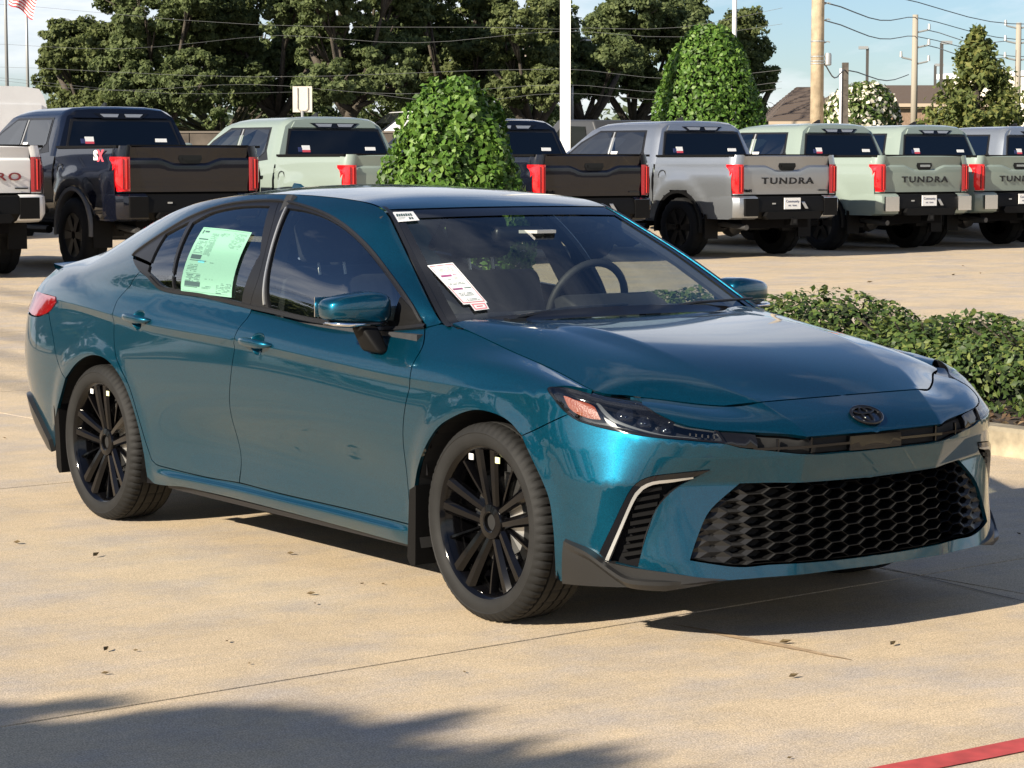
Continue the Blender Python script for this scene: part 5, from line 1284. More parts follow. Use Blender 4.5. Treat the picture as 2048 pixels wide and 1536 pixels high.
HK=int(round(.36*(SH.shape[0]-1))); HOODF=[SHf[i][2:-2] for k in (HK-1,HK,HK+1,HK+4,HK+5,HK+6) for i in (k,len(SHf)-1-k)]
car=thing('saloon_car',(0,0,0),0,'metallic teal four-door saloon with black wheels and a large honeycomb grille','car')
D=OUT
def rev(l): return list(reversed(l))
def rowpts(i,ts): return [tuple(p) for p in rowB[i](np.array(ts,float)).tolist()]
P_=M['paint']; SD=(0,1,0)
def cupring(x,z):
    return [tuple(BW.near(Vector((x+.050*math.cos(2*math.pi*k/28),.91,z+.047*math.sin(2*math.pi*k/28))))[0]) for k in range(28)]
def build_side(s):
    near=s==-1
    rail=[RAIL[i] for i in range(1,len(RAIL))]
    out=rail+[(-3.74,.70,.985),(-3.684,.782,.93)]+D['tail'][1:5]+D['rb_seam']+D['rarch'][3:]+D['sill_bottom'][1:]+[(-.452,.885,.235)]+rev(D['door_bottom'])+rev(D['rdoor_rear'])[1:]+D['dlo_bot'][8:]+D['dlo_top']+[(-.523,.77,.956)]
    panel('side_panel',out,SD,BGW,P_,car,s,inset=.0022,feats=FLANK+[rl(v,-2.34,-.46) for v in (5,7,8,9,10)])
    # doors
    rd=D['rdoor_rear']+D['door_bottom'][1:3]+rev(D['door_split'])[1:]+rev(D['dlo_bot'])[3:6][::1]
    rd=D['rdoor_rear']+D['door_bottom'][1:3]+rev(D['door_split'])[1:]+[D['dlo_bot'][5],D['dlo_bot'][6],D['dlo_bot'][7]]
    dr=panel('door',rd,SD,BGW,P_,car,s,holes=[cupring(-2.436,.890)],inset=.0022,feats=FLANK)
    fd=D['door_split']+D['door_bottom'][3:]+rev(D['fdoor_front'])[1:]+[D['dlo_bot'][1],D['dlo_bot'][2],D['dlo_bot'][3]]
    df=panel('door',fd,SD,BW,P_,car,s,holes=[cupring(-1.457,.849)],inset=.0022,feats=FLANK)
    # window surround: gloss black carrier with the glass openings
    bs=D['bsplit']
    ra=rev([p for p in D['dlo_bot'][4:]])+[p for p in D['dlo_top'] if p[0]<-1.85]+bs
    fa=rev(bs)[:]+[p for p in D['dlo_top'] if p[0]>-1.75]+D['dlo_bot'][:4]
    panel('window_surround',ra,SD,BGW,M['black_trim'],dr,s,holes=[D['glass_rear'],D['glass_quarter']],off=.003,inset=.001,hem=.02)
    panel('window_surround',fa,SD,BGW,M['black_trim'],df,s,holes=[D['glass_front']],off=.003,inset=.001,hem=.02)
    panel('window_pane',D['glass_rear'],SD,BGW,M['glass_side'],dr,s,off=-.004,hem=0,step=.03)
    panel('quarter_pane',D['glass_quarter'],SD,BGW,M['glass_side'],dr,s,off=-.004,hem=0,step=.03)
    panel('window_pane',D['glass_front'],SD,BGW,M['glass_side'],df,s,off=-.004,hem=0,step=.03)
    panel('mirror_triangle',D['sail'],SD,BGW,M['black_plastic'],df,s,off=.007)
    # bright-edged belt moulding and roof moulding run round the side windows
    def strip(name,pts,w,o1,o2,m,par,up=Vector((0,0,1))):
        pts=resample(pts,.02,False); V=[];F=[]
        for i,p in enumerate(pts):
            loc,n=BGW.near(p); t=(pts[min(i+1,len(pts)-1)]-pts[max(i-1,0)]).normalized(); u=n.cross(t).normalized()
            for k,h in ((-w/2,o1),(-w/2*.8,o2),(w/2*.8,o2),(w/2,o1)):
                q=loc+u*k+n*h; V.append((q.x,s*q.y,q.z))
        for i in range(len(pts)-1):
            for k in range(3): F.append((i*4+k,i*4+k+1,(i+1)*4+k+1,(i+1)*4+k))
        mb=MB();mb.add(V,F); return mb.build(name,m,par,angle=50)
    strip('belt_moulding',[(x,w,z+.006) for x,w,z in rev(D['dlo_bot'][4:8])],.017,0,.010,M['black_trim'],dr)
    strip('belt_moulding',[(x,w,z+.006) for x,w,z in D['dlo_bot'][:5]],.017,0,.010,M['black_trim'],df)
    strip('roof_moulding',[(x,w,z-.004) for x,w,z in D['dlo_top']],.012,0,.009,M['grey_plastic'],car)
    strip('pillar_strip',[(-1.53,.826,.985),(-1.60,.735,1.16),(-1.705,.622,1.352)],.010,.002,.008,M['silver'],df)
    # door handles with their finger cups
    for dd,c in ((df,(-1.457,.911,.849)),(dr,(-2.436,.906,.890))):
        bm=[]
        n=14;V=[];F=[]
        for i in range(n+1):
            u=-1+2*i/n; h=.017*(1-abs(u)**2.6)**.5+.001; ow=.036*(1-u**4)+.006
            loc,nn=BGW.near(Vector((c[0]+u*.118,c[1],c[2]-u*.004)))
            for k in range(8):
                t=2*math.pi*k/8; V.append((loc.x,s*(loc.y+ow-.012+.012*math.cos(t)),loc.z+h*math.sin(t)))
        for i in range(n):
            for k in range(8): F.append((i*8+k,i*8+(k+1)%8,(i+1)*8+(k+1)%8,(i+1)*8+k))
        F+= [tuple(range(8)),tuple(n*8+k for k in range(8))]
        mb=MB();mb.add(V,F);mb.build('handle',P_,dd,smooth=True)
        cup=MB(); V=[];F=[];m_=10;q=24
        loc0,n0=BGW.near(Vector(c))
        for j in range(m_+1):
            r=j/m_
            for k in range(q):
                t=2*math.pi*k/q; x=c[0]+.051*r*math.cos(t);z=c[2]+.048*r*math.sin(t)
                loc,nn=BW.near(Vector((x,c[1],z))); V.append((loc.x,s*(loc.y*.3+loc0.y*.7*(1-r**4)+loc.y*.7*r**4-.020*(1-r**2.6)),loc.z))
        for j in range(m_):
            for k in range(q): F.append((j*q+k,j*q+(k+1)%q,(j+1)*q+(k+1)%q,(j+1)*q+k))
        cup.add(V,F);cup.build('handle_cup',P_,dd,smooth=True)
    # front wing
    fw_=D['farch'][1:9]+rev(D['fb_seam'])[1:]+rev(D['lamp_low'][:3])+[(.341,.875,.814),(.363,.869,.816)]+rowpts(8,[.44])+rowpts(8,[.25,.05,-.12,-.28])+rowpts(8,[-.425])+[(-.459,.744,.970)]+D['fdoor_front']
    panel('wing',fw_,(.1,.80,.58),BW,P_,car,s,inset=.0022,feats=FLANK)
    # front bumper half
    b0=rowpts(0,[.42,.46,.56,.66,.76,.86,.96,1.06,1.16,1.25,1.32,1.40]); b0=[(x,w,z+.002) for x,w,z in b0]
    gb=rev(D['grille']); low=[(.953-.012,0.0,.262)]
    fbp=D['fb_seam']+D['farch'][10:]+b0+rowpts(0,[1.55])+[(.949,0,.262),(.942,.16,.263),(.921,.31,.266)]+[(x,w,z-.004) for x,w,z in gb]+[(.870,.40,.523),(.903,.308,.519),(.926,.16,.517),(.932,0,.515),(.953,0,.602),(.948,.16,.604)]+rev(D['band_low'])+rev(D['lamp_low'][3:-1])
    holes=[D['duct_out']+D['duct_in'][1:]]
    panel('front_bumper',fbp,(.80,.60,.06),BW,P_,car,s,holes=holes,inset=.0015,step=.022,corner=25,feats=NOSE+KINK)
    # air duct at the bumper corner
    du=D['duct_out']+D['duct_in'][1:]
    dk=panel('air_duct',du,(.75,.66,0),BW,M['black_plastic'],car,s,off=-.045,hem=0,step=.02)
    ring=D['duct_out']+rev(D['duct_strip_o'])
    panel('duct_frame',ring,(.75,.66,0),BW,M['black_gloss'],dk,s,off=.004,hem=.05,step=.02)
    panel('duct_strip',D['duct_strip_o']+D['duct_strip_i'],(.75,.66,0),BW,M['silver'],dk,s,off=.005,hem=.02,step=.02)
    inn=[(.804,.612,.568),(.748,.690,.515),(.722,.745,.45),(.706,.775,.38),(.692,.79,.285)]
    panel('duct_inner_flank',D['duct_in'][:7]+rev(inn),(.75,.66,0),BW,M['black_trim'],dk,s,off=-.004,hem=.04,step=.02)
    a_=[Vector(p) for p in D['duct_strip_i']]; 
    for k in range(9):
        t=k/8; z=.30+t*.20
        p=BW.near(Vector((.655+.045*t,.832-.03*t,z)))[0]; q=BW.near(Vector((.70+.03*t,.78-.045*t,z+.012)))[0]
        mb=MB(); nn=Vector((.66,.75,0)); 
        A=[p-nn*.035,p-nn*.006,q-nn*.010,q-nn*.035]
        V=[(v.x,s*v.y,v.z) for v in A]+[(v.x,s*v.y,v.z+.012) for v in A]
        mb.add(V,[(0,1,2,3),(4,5,6,7),(0,1,5,4),(1,2,6,5),(2,3,7,6),(3,0,4,7)]); mb.build('duct_fin',M['black_plastic'],dk)
    # lower lip
    lp=D['lip_edge'][:3]+D['lip_in'][:-1]+[(.862,.579,.232)]+rowpts(0,[.84,.76,.68,.60,.50,.44])
    li=panel('bumper_lip',[(x,w,z) for x,w,z in lp],(.5,.85,-.12),BW,M['grey_plastic'],car,s,off=.012,hem=.03,step=.02)
    V=[];F=[];le=resample(D['lip_edge'],.015,False)
    for i,p in enumerate(le):
        loc,n=BW.near(p); n=Vector((n.x,n.y,0)).normalized(); t=i/(len(le)-1); e=.010+.026*math.sin(math.pi*min(1,t*1.25))**.8 if t<.8 else .010
        tp=min(1,(1-t)*3); e*=tp
        for (dn,dz) in ((.0,.008*tp),(e,.002*tp),(e,-.010*tp),(.008*tp,-.03*tp)): q=loc+n*dn; V.append((q.x,s*q.y,q.z+dz))
    for i in range(len(le)-1):
        for k in range(3): F.append((i*4+k,i*4+k+1,(i+1)*4+k+1,(i+1)*4+k))
    mb=MB();mb.add(V,F);mb.build('lip_blade',M['grey_plastic'],li,angle=30)
    # head lamp
    lamp=D['lamp_low']+D['lamp_up']
    hl=panel('headlight',lamp,(.66,.72,.3),BW,M['lamp_dark'],car,s,off=-.045,hem=0,step=.022)
    panel('lamp_upper_trim',[(.462,.800,.800)]+rowpts(8,[.455,.54,.62,.70])+[(.613,.688,.772),(.609,.713,.771)]+D['lamp_up'][6:8],(.3,.5,.8),BW,M['black_gloss'],hl,s,off=-.005,hem=.04,step=.015)
    panel('lens',lamp,(.66,.72,.3),BW,M['lens'],hl,s,off=.001,inset=.002,hem=0,step=.02)
    rim_=[Vector(p) for p in lamp]; c=sum(rim_,Vector())/len(rim_)
    ring_in=[tuple(BW.near(p+(c-p).normalized()*min(.014,(c-p).length*.2))[0]) for p in resample(lamp,.03)]
    panel('lamp_border',lamp,(.66,.72,.3),BW,M['black_gloss'],hl,s,holes=[ring_in],off=.0015,hem=.04,step=.02)
    def on(px,name,m,off,par=hl):
        return panel(name,px,(.66,.72,.3),BW,m,par,s,off=off,hem=.006,step=.012)
    on([(.405,.886,.795),(.44,.874,.800),(.50,.835,.775),(.545,.825,.722),(.50,.855,.728),(.44,.878,.752)],'side_reflector',M['amber'],-.016)
    on([(.505,.812,.787),(.512,.808,.786),(.548,.812,.752),(.600,.800,.722),(.720,.730,.690),(.800,.645,.681),(.800,.643,.678),(.715,.733,.686),(.594,.806,.716),(.540,.822,.750)],'running_light',M['drl'],-.016)
    on([(.640,.722,.764),(.700,.709,.741),(.760,.669,.717),(.820,.586,.699),(.821,.583,.697),(.762,.665,.715),(.700,.705,.739),(.641,.718,.762)],'running_light',M['drl'],-.008)
    on([(.360,.880,.808),(.380,.872,.808),(.52,.815,.783),(.60,.735,.768),(.60,.725,.770),(.50,.800,.790),(.37,.866,.814)],'lamp_brow',M['dark_chrome'],-.020)
    for c,r_ in (((.610,.780,.748),1.5),((.668,.750,.728),1.25),((.725,.710,.708),1.0)):
        loc,n=BW.near(Vector(c)); p=loc-n*.036
        mb=MB(); mb.lathe([(.0,-.016),(.012,-.014),(.018,-.008),(.021,0),(.024,.004),(.024,.012)],24,'X'); o=mb.build('lamp_projector',M['black_gloss'],hl,smooth=True); o.scale=(1,r_,r_)
        o.location=(p.x,s*p.y,p.z); o.rotation_euler=(0,0,math.pi+s*.6)
        mb=MB(); mb.lathe([(0,-.003),(.0022,-.002),(.003,0),(.003,.004)],10,'X'); o=mb.build('lamp_emitter',M['chrome'],hl,smooth=True); o.location=(p.x+.012,s*(p.y+.012),p.z+.010); o.rotation_euler=(0,0,math.pi+s*.6)
    for k in range(6):
        loc,n=BW.near(Vector((.775+.011*k,.655-.016*k,.690-.002*k))); p=loc-n*.022
        mb=MB(); mb.box((-.003,-.0025,-.006),(.003,.0025,.006)); o=mb.build('lamp_segment',M['dark_chrome'],hl); o.location=(p.x,s*p.y,p.z); o.rotation_euler=(0,0,s*.6)
    # tail lamp and rear bumper
    ta=[(-3.80,.72,.935)]+D['tail'][1:5]+[(-3.51,.865,.843),(-3.80,.72,.85)]
    panel('tail_light',ta,(-.7,.72,0),BW,M['red_car'],car,s,off=.004,hem=.03)
    rb=[(-3.800,.755,.845),(-3.51,.867,.839)]+D['tail'][4:5]+D['rb_seam'][1:]+rev(D['rarch'][:3])
    rb=[(-3.79,.75,.843),(-3.51,.867,.839)]+[D['rb_seam'][0]]+D['rb_seam'][1:]+rev(D['rarch'][1:4])+[(-3.285,.88,.29)]+rowpts(0,[-3.4,-3.5,-3.66,-3.88,-4.12])+[(-3.80,.70,.5)]
    panel('rear_bumper',rb,(-.55,.83,0),BW,P_,car,s,inset=.002)
    pl=[(-3.74,.77,.48),(-3.60,.845,.47),(-3.45,.875,.40),(-3.33,.88,.30),(-3.32,.87,.245)]+rowpts(0,[-3.4,-3.5,-3.66,-3.88])
    panel('bumper_insert',pl,(-.55,.83,0),BW,M['grey_plastic'],car,s,off=.02,hem=.03)
both(build_side)
# centre panels (built across the full width)
def full(half): return [(x,w,z) for x,w,z in half]+[(x,-w,z) for x,w,z in reversed(half) if w>1e-4]
EH=[tuple(p) for p in SH[0].tolist()]
hood=panel('bonnet',full([(-.365,0,.972)]+[(-.375,.25,.973),(-.40,.50,.973)]+EH+[(.745,.407,.763),(.770,.357,.769),(.773,.16,.770),(.774,0,.770)]),(.12,0,1),BH,P_,car,1,inset=.0025,step=.03,feats=HOODF,corner=13)
def nose_half(s):
    up=rowpts(8,[.98,1.06,1.15,1.25,1.40,1.55])
    o=rev(D['band_up'])[0:]+[]
    o=[D['band_up'][0],D['band_up'][1],D['band_up'][2],D['band_up'][3],(.946,.16,.665),(.951,0,.663)]+rev(up)+rowpts(8,[.88,.78,.68])+[(.575,.690,.777)]+rev(D['lamp_up'][0:6])[0:5]
    panel('nose_panel',o,(.85,.25,.55),BW,P_,car,s,inset=.003,step=.022,feats=KINK,corner=13)
both(nose_half)
ST2=ST
k1=int(np.searchsorted(sT,1.0));k2=int(np.searchsorted(sT,5.0));k3=int(np.searchsorted(sT,10.3));k4=int(np.searchsorted(sT,13.2))
ws=mirror_grid(ST[:,1:k2+1],'windscreen',M['glass_ws'],car,off=-.003)
mirror_grid(ST[:,k2:k3+1],'roof',P_,car)
mirror_grid(ST[:,k3:k4+1],'rear_window',M['glass_side'],car,off=-.003)
mirror_grid(ST[:,k4:],'boot_lid',P_,car)
# windscreen print border and mouldings
def wstrip(name,q0,q1,a,b,m,off,par):
    v=ST[:,a:b]; n=ST.shape[0]
    qs=np.linspace(q0,q1,6); idx=qs*(n-1)
    lo=np.floor(idx).astype(int);fr=(idx-lo)[:,None,None];hi=np.minimum(lo+1,n-1)
    g=v[lo]*(1-fr)+v[hi]*fr
    du=np.gradient(g,axis=1);dv=np.gradient(g,axis=0);nn=np.cross(du,dv);nn/=np.linalg.norm(nn,axis=-1,keepdims=True); 
    if nn[...,2].mean()<0: nn=-nn
    g=g+nn*off
    for s in (-1,1):
        vv,q=grid_tris(g*np.array([1,s,1])); obj(name,vv,q,m,par,smooth=True)
wstrip('windscreen_moulding',-.0,.028,1,k2+2,M['black_trim'],.006,ws)
wstrip('windscreen_border',.028,.085,1,k2,M['black_gloss'],.0012,ws)
wstrip('windscreen_border',.08,1,k2-5,k2,M['black_gloss'],.0012,ws)
wstrip('windscreen_border',.08,1,1,10,M['black_gloss'],.0012,ws)
cowl=MB(); cowl.box((-.47,-.74,.90),(-.36,.74,.957)); cowl.build('cowl_panel',M['black_plastic'],car)
for y0 in (-.50,.12):
    mb=MB(); mb.tube([(-.375,y0,.972),(-.385,y0+.03,.985),(-.425,y0+.28,1.004),(-.44,y0+.58,1.008)],[.010,.008,.006,.005],6); w_=mb.build('wiper_arm',M['black_trim'],car)
    mb=MB(); mb.box((-.395,y0-.02,.968),(-.355,y0+.05,.982)); mb.build('wiper_pivot',M['black_trim'],w_)
# recessed shell closes the gaps behind the panels
def shell():
    g=SW[::3,::3].copy(); du=np.gradient(g,axis=1);dv=np.gradient(g,axis=0);n=np.cross(du,dv);n/=np.linalg.norm(n,axis=-1,keepdims=True)+1e-9
    if n[...,1].mean()<0:n=-n
    g=g-n*np.array([1,1,.5])*.030
    v,q=grid_tris(g); c=v[q].mean(1)
    keep=np.ones(len(q),bool)
    for cx in (0,-2.825): keep&=~((np.hypot(c[:,0]-cx,c[:,2]-.334)<.40)&(c[:,1]>.5))
    keep&=~((c[:,0]>.55)&(c[:,1]<.70)&(c[:,2]>.24)&(c[:,2]<.545))
    keep&=~((c[:,0]>.3)&(c[:,2]>.64)&(c[:,1]>.45))
    q=q[keep]; mb=MB(); mb.add(v,q); mb.add(v*np.array([1,-1,1]),q[:,::-1])
    mb.build('inner_shell',M['core'],car,fixn=False)
shell()
mb=MB(); mb.box((-3.55,-.62,.20),(.62,.62,.27)); mb.box((-2.32,-.80,.20),(-.50,.80,.27)); mb.box((-2.3,-.79,.27),(-.48,.79,.46)); mb.box((-.46,-.66,.27),(.60,.66,.62)); mb.box((-3.45,-.60,.27),(-2.35,.60,.86)); mb.build('underbody',M['core'],car)
tray=rowpts(0,[.45,.52,.60,.68,.76,.86,.96,1.06,1.16,1.25,1.40,1.55]); V=[(x,-w,z+.004) for x,w,z in tray]+[(x,w,z+.004) for x,w,z in reversed(tray[:-1])]; n_=len(V)
F=[(i,i+1,n_-2-i,n_-1-i) for i in range(len(tray)-1)]
mb=MB(); mb.add(V,[f if len(set(f))==4 else tuple(dict.fromkeys(f)) for f in F]); mb.add([(.42,-.905,.20),(.42,.905,.20),(.42,.905,.62),(.42,-.905,.62)],[(0,1,2,3)]); mb.build('undertray',M['core'],car)
tray=rowpts(0,[-3.24,-3.4,-3.5,-3.66,-3.88,-4.12,-4.45,-4.75]); V=[(x,-w,z+.004) for x,w,z in tray]+[(x,w,z+.004) for x,w,z in reversed(tray[:-1])]; n_=len(V)
mb=MB(); mb.add(V,[(i,i+1,n_-2-i,n_-1-i) if n_-2-i!=i+1 else (i,i+1,n_-1-i) for i in range(len(tray)-1)]); mb.build('rear_undertray',M['core'],car)
for cx in (0,-2.825):
    for s in (-1,1):
        mb=MB(); V=[];F=[]
        for k in range(25):
            t=R(-20)+R(220)*k/24; r=.392
            for w in (.60,.895 if True else 0): V.append((cx+r*math.cos(t),s*w,.334+r*math.sin(t)))
            V.append((cx+.02*math.cos(t),s*.60,.334+.02*math.sin(t)))
        for k in range(24): F+= [(k*3,k*3+1,k*3+4,k*3+3),(k*3+2,k*3,k*3+3,k*3+5)]
        mb.add(V,F); mb.build('wheel_arch_liner',M['liner'],car)
# mud flaps
for s in (-1,1):
    mb=MB(); mb.prism([(-.415,.40),(-.43,.16),(-.41,.135),(-.38,.14),(-.375,.42)],s*.74,s*.912); mb.build('mud_flap',M['black_plastic'],car)
    mb=MB(); mb.prism([(-3.235,.46),(-3.215,.19),(-3.19,.165),(-3.165,.17),(-3.19,.47)],s*.74,s*.912); mb.build('mud_flap',M['black_plastic'],car)
    mb=MB(); mb.prism([(-.46,.180),(-.46,.196),(-2.30,.212),(-2.30,.192)],s*.70,s*.846); mb.build('sill_skirt',M['black_trim'],car)
# lower grille: honeycomb of tapered cells
def grille():
    half=[Vector(p) for p in D['grille']]
    gp=np.array([(p.y,p.z) for p in half]+[(0,.266),(0,.515),(.16,.518),(.31,.521),(.40,.524)])
    gp=np.array([(w,z) for _,w,z in rev(D['grille'])]+[(.40,.524),(.308,.520),(0,.516),(0,.264),(.31,.268)])
    gp=np.array([(0,.264),(.31,.268)]+[(w,z) for _,w,z in rev(D['grille'])]+[(.40,.524),(.308,.520),(0,.516)])
    out3=[(.949,0,.266),(.921,.31,.268)]+rev(D['grille'])+[(.870,.40,.523),(.903,.308,.519),(.932,0,.515)]
    root=None
    for s in (-1,1):
        b=panel('lower_grille' if root is None else 'grille_back',out3,(.93,.36,0),BW,M['black_plastic'],root or car,s,off=-.075,hem=0,step=.03)
        root=root or b
    def xs(w,z):
        h=BW.hit(Vector((0,abs(w),z)),Vector((1,0,0)))
        if h is None: h=BW.near(Vector((.85,abs(w),z)))
        return h[0].x
    V=[];F=[];mi=[]
    p,r=.074,.0345
    for ci in range(-10,11):
        for ri in range(0,9):
            w=ci*p; z=.268+ri*r+(r/2 if ci%2 else 0)-.004
            A=[(.051,0),(.023,r/2),(-.023,r/2),(-.051,0),(-.023,-r/2),(.023,-r/2)]
            cor=np.array([(abs(w+dy),z+dz) for dy,dz in A]); ins=inpoly(cor[:,0],cor[:,1],gp)
            if ins.sum()<1: continue
            k=min(1,max(0,(abs(w)-.36)/.26)); k=k*k*(3-2*k); sc=.90*(1-k)+.16*k
            rec=.012; dep=.045*(1-k)+.016
            def cl(ww,zz):
                if not inpoly(np.array([abs(ww)]),np.array([zz]),gp)[0]:
                    best=None
                    for i in range(len(gp)):
                        a_=gp[i];b_=gp[(i+1)%len(gp)]
                        if a_[0]<1e-6 and b_[0]<1e-6: continue
                        ab=b_-a_;t=np.clip(((np.array([abs(ww),zz])-a_)@ab)/(ab@ab+1e-12),0,1);q=a_+t*ab;dd=np.hypot(*(q-[abs(ww),zz]))
                        if best is None or dd<best[0]: best=(dd,q)
                    q=best[1]; return (math.copysign(q[0],ww),q[1])
                return ww,zz
            n=len(V)
            for dy,dz in A:
                ww,zz=cl(w+dy,z+dz); V.append((xs(ww,zz)-rec,ww,zz))
            for dy,dz in A:
                ww,zz=cl(w+dy*(.968*(1-k)+sc*k),z+dz*(.935*(1-k)+sc*k)); V.append((xs(ww,zz)-rec-.003-.010*k,ww,zz))
            for dy,dz in A:
                ww,zz=cl(w+dy*sc*.96,z+dz*sc*.92); V.append((xs(ww,zz)-rec-dep,ww,zz))
            for i in range(6):
                j=(i+1)%6; F+= [(n+i,n+j,n+6+j,n+6+i),(n+6+i,n+6+j,n+12+j,n+12+i)]; mi+=[0,1]
            F.append(tuple(n+12+i for i in range(6))); mi.append(2)
    o=obj('honeycomb_mesh',V,F,[M['grey_plastic'],M['black_plastic'],M['liner']],root,mi=mi)
    # shallow dimples that fade out at the ends
    return root
grille()
# upper grille band between the lamps
def band(s):
    bl=D['band_low'];bu=D['band_up']
    out=[(.948,0,.606),(.948,.16,.608)]+rev(bl)+bu+[(.946,.16,.663),(.951,0,.661)]
    b=panel('upper_grille',out,(.9,.4,.1),BW,M['liner'],car,s,off=-.022,hem=0,step=.03)
    panel('grille_blank',[bl[0],bl[1],(.885,.47,.638),(.872,.468,.684),bu[1],bu[0]],(.8,.6,.1),BW,M['black_gloss'],b,s,off=-.006,hem=.02)
    panel('grille_blank',[(.952,0,.610),(.949,.115,.611),(.947,.115,.657),(.949,0,.657)],(1,0,.1),BW,M['black_gloss'],b,s,off=-.004,hem=.02)
    for z0,h in ((.636,.004),):
        V=[];F=[];ws_=np.linspace(.11,.48,14)
        for i,w in enumerate(ws_):
            q=BW.near(Vector((.93-.12*max(0,(w-.3)/.18)*.5,w,z0)))[0]
            for dx,dz in ((-.012,-h),(-.004,-h),(-.004,h),(-.012,h)): V.append((q.x+dx,s*q.y,z0+.02*max(0,(w-.3))*1.5*0+dz))
        for i in range(len(ws_)-1):
            for k in range(4): F.append((i*4+k,i*4+(k+1)%4,(i+1)*4+(k+1)%4,(i+1)*4+k))
        mb=MB();mb.add(V,F);mb.build('grille_bar',M['black_gloss'],b)
    for w in (.28,.40):
        q=BW.near(Vector((.92,w,.637)))[0]; mb=MB(); mb.box((q.x-.016,s*w-.002,.615),(q.x-.005,s*w+.002,.665)); mb.build('grille_divider',M['black_gloss'],b)
both(band)
# maker's badge: an oval ring with two crossed ovals
def badge():
    loc,n=BW.near(Vector((.89,0,.721))); n=Vector((n.x,0,n.z)).normalized()
    t=thing_part=None
    up_=Vector((-n.z,0,n.x)); mw=Matrix(((0,up_.x,n.x,loc.x),(1,up_.y,n.y,loc.y),(0,up_.z,n.z,loc.z),(0,0,0,1)))
    def ov(a,b,cx=0,cy=0,r=.0035,h=.006): return [(cx+a*math.cos(2*math.pi*k/40),cy+b*math.sin(2*math.pi*k/40),h) for k in range(41)]
    mb=MB(); mb.tube(ov(.062,.042),.0055,8,False); mb.tube(ov(.044,.0155,0,.0215),.0042,8,False); mb.tube(ov(.0175,.036,0,.001),.0042,8,False)
    o=mb.build('badge',M['black_gloss'],car,smooth=True); o.matrix_local=mw
    mb=MB(); mb.lathe([(0,.002),(1,.002),(1,-.004)],40,'Z'); p=mb.build('badge_plate',mat('badge_black',(.006,.007,.010),.1,0,1.0),o,smooth=False); p.scale=(.060,.040,1)
badge()
# door mirrors
def mirror(s):
    def sup(cx,cy,cz,ax,ay,az,nu=28,nv=14,e1=.75,e2=.62,fz=None):
        V=[];F=[]
        sg=lambda c,e: math.copysign(abs(c)**e,c)
        for j in range(nv+1):
            v=-math.pi/2+math.pi*j/nv
            for i in range(nu):
                u=2*math.pi*i/nu
                x=sg(math.cos(v),e1)*sg(math.cos(u),e2); y=sg(math.cos(v),e1)*sg(math.sin(u),e2); z=sg(math.sin(v),e1)
                if fz: x,y,z=fz(x,y,z)
                V.append((cx+ax*x,s*(cy+ay*y),cz+az*z))
        for j in range(nv):
            for i in range(nu): F.append((j*nu+i,j*nu+(i+1)%nu,(j+1)*nu+(i+1)%nu,(j+1)*nu+i))
        return V,F
    def shape(x,y,z):   # outer end tapers and sweeps back; front rounded
        t=(y+1)/2; zz=z*(1-.30*max(0,t-.35)/.65)+.06*(1-t); xx=x*(1-.25*t)-.35*t*t+.18*(z>0)*0
        return xx,y,zz
    mb=MB(); mb.add(*sup(-.735,.922,1.012,.086,.122,.060,e1=.55,e2=.55,fz=shape)); hs=mb.build('door_mirror',P_,car,smooth=True)
    mb=MB(); mb.add(*sup(-.737,.917,.960,.078,.112,.016,fz=shape)); mb.build('mirror_base',M['black_gloss'],hs,smooth=True)
    mb=MB(); mb.tube([(-.762,s*1.032,.965),(-.708,s*1.028,.964),(-.668,s*.994,.963),(-.652,s*.917,.961)],[.004,.0075,.0075,.005],8); mb.build('turn_signal_strip',M['chrome'],hs,smooth=True)
    mb=MB(); mb.add([(-.745,s*.945,.955),(-.668,s*.945,.955),(-.662,s*.872,.955),(-.745,s*.872,.955),(-.722,s*.912,.862),(-.612,s*.902,.858),(-.612,s*.850,.858),(-.722,s*.850,.862)],[(0,1,2,3),(4,5,6,7),(0,1,5,4),(1,2,6,5),(2,3,7,6),(3,0,4,7)]); mf=mb.build('mirror_foot',M['black_plastic'],hs); bev(mf,.016)
    mb=MB(); mb.box((-.816,s*.96-.085,.985),(-.812,s*.96+.085,1.055)); mb.build('mirror_glass',M['chrome'],hs)
both(mirror)
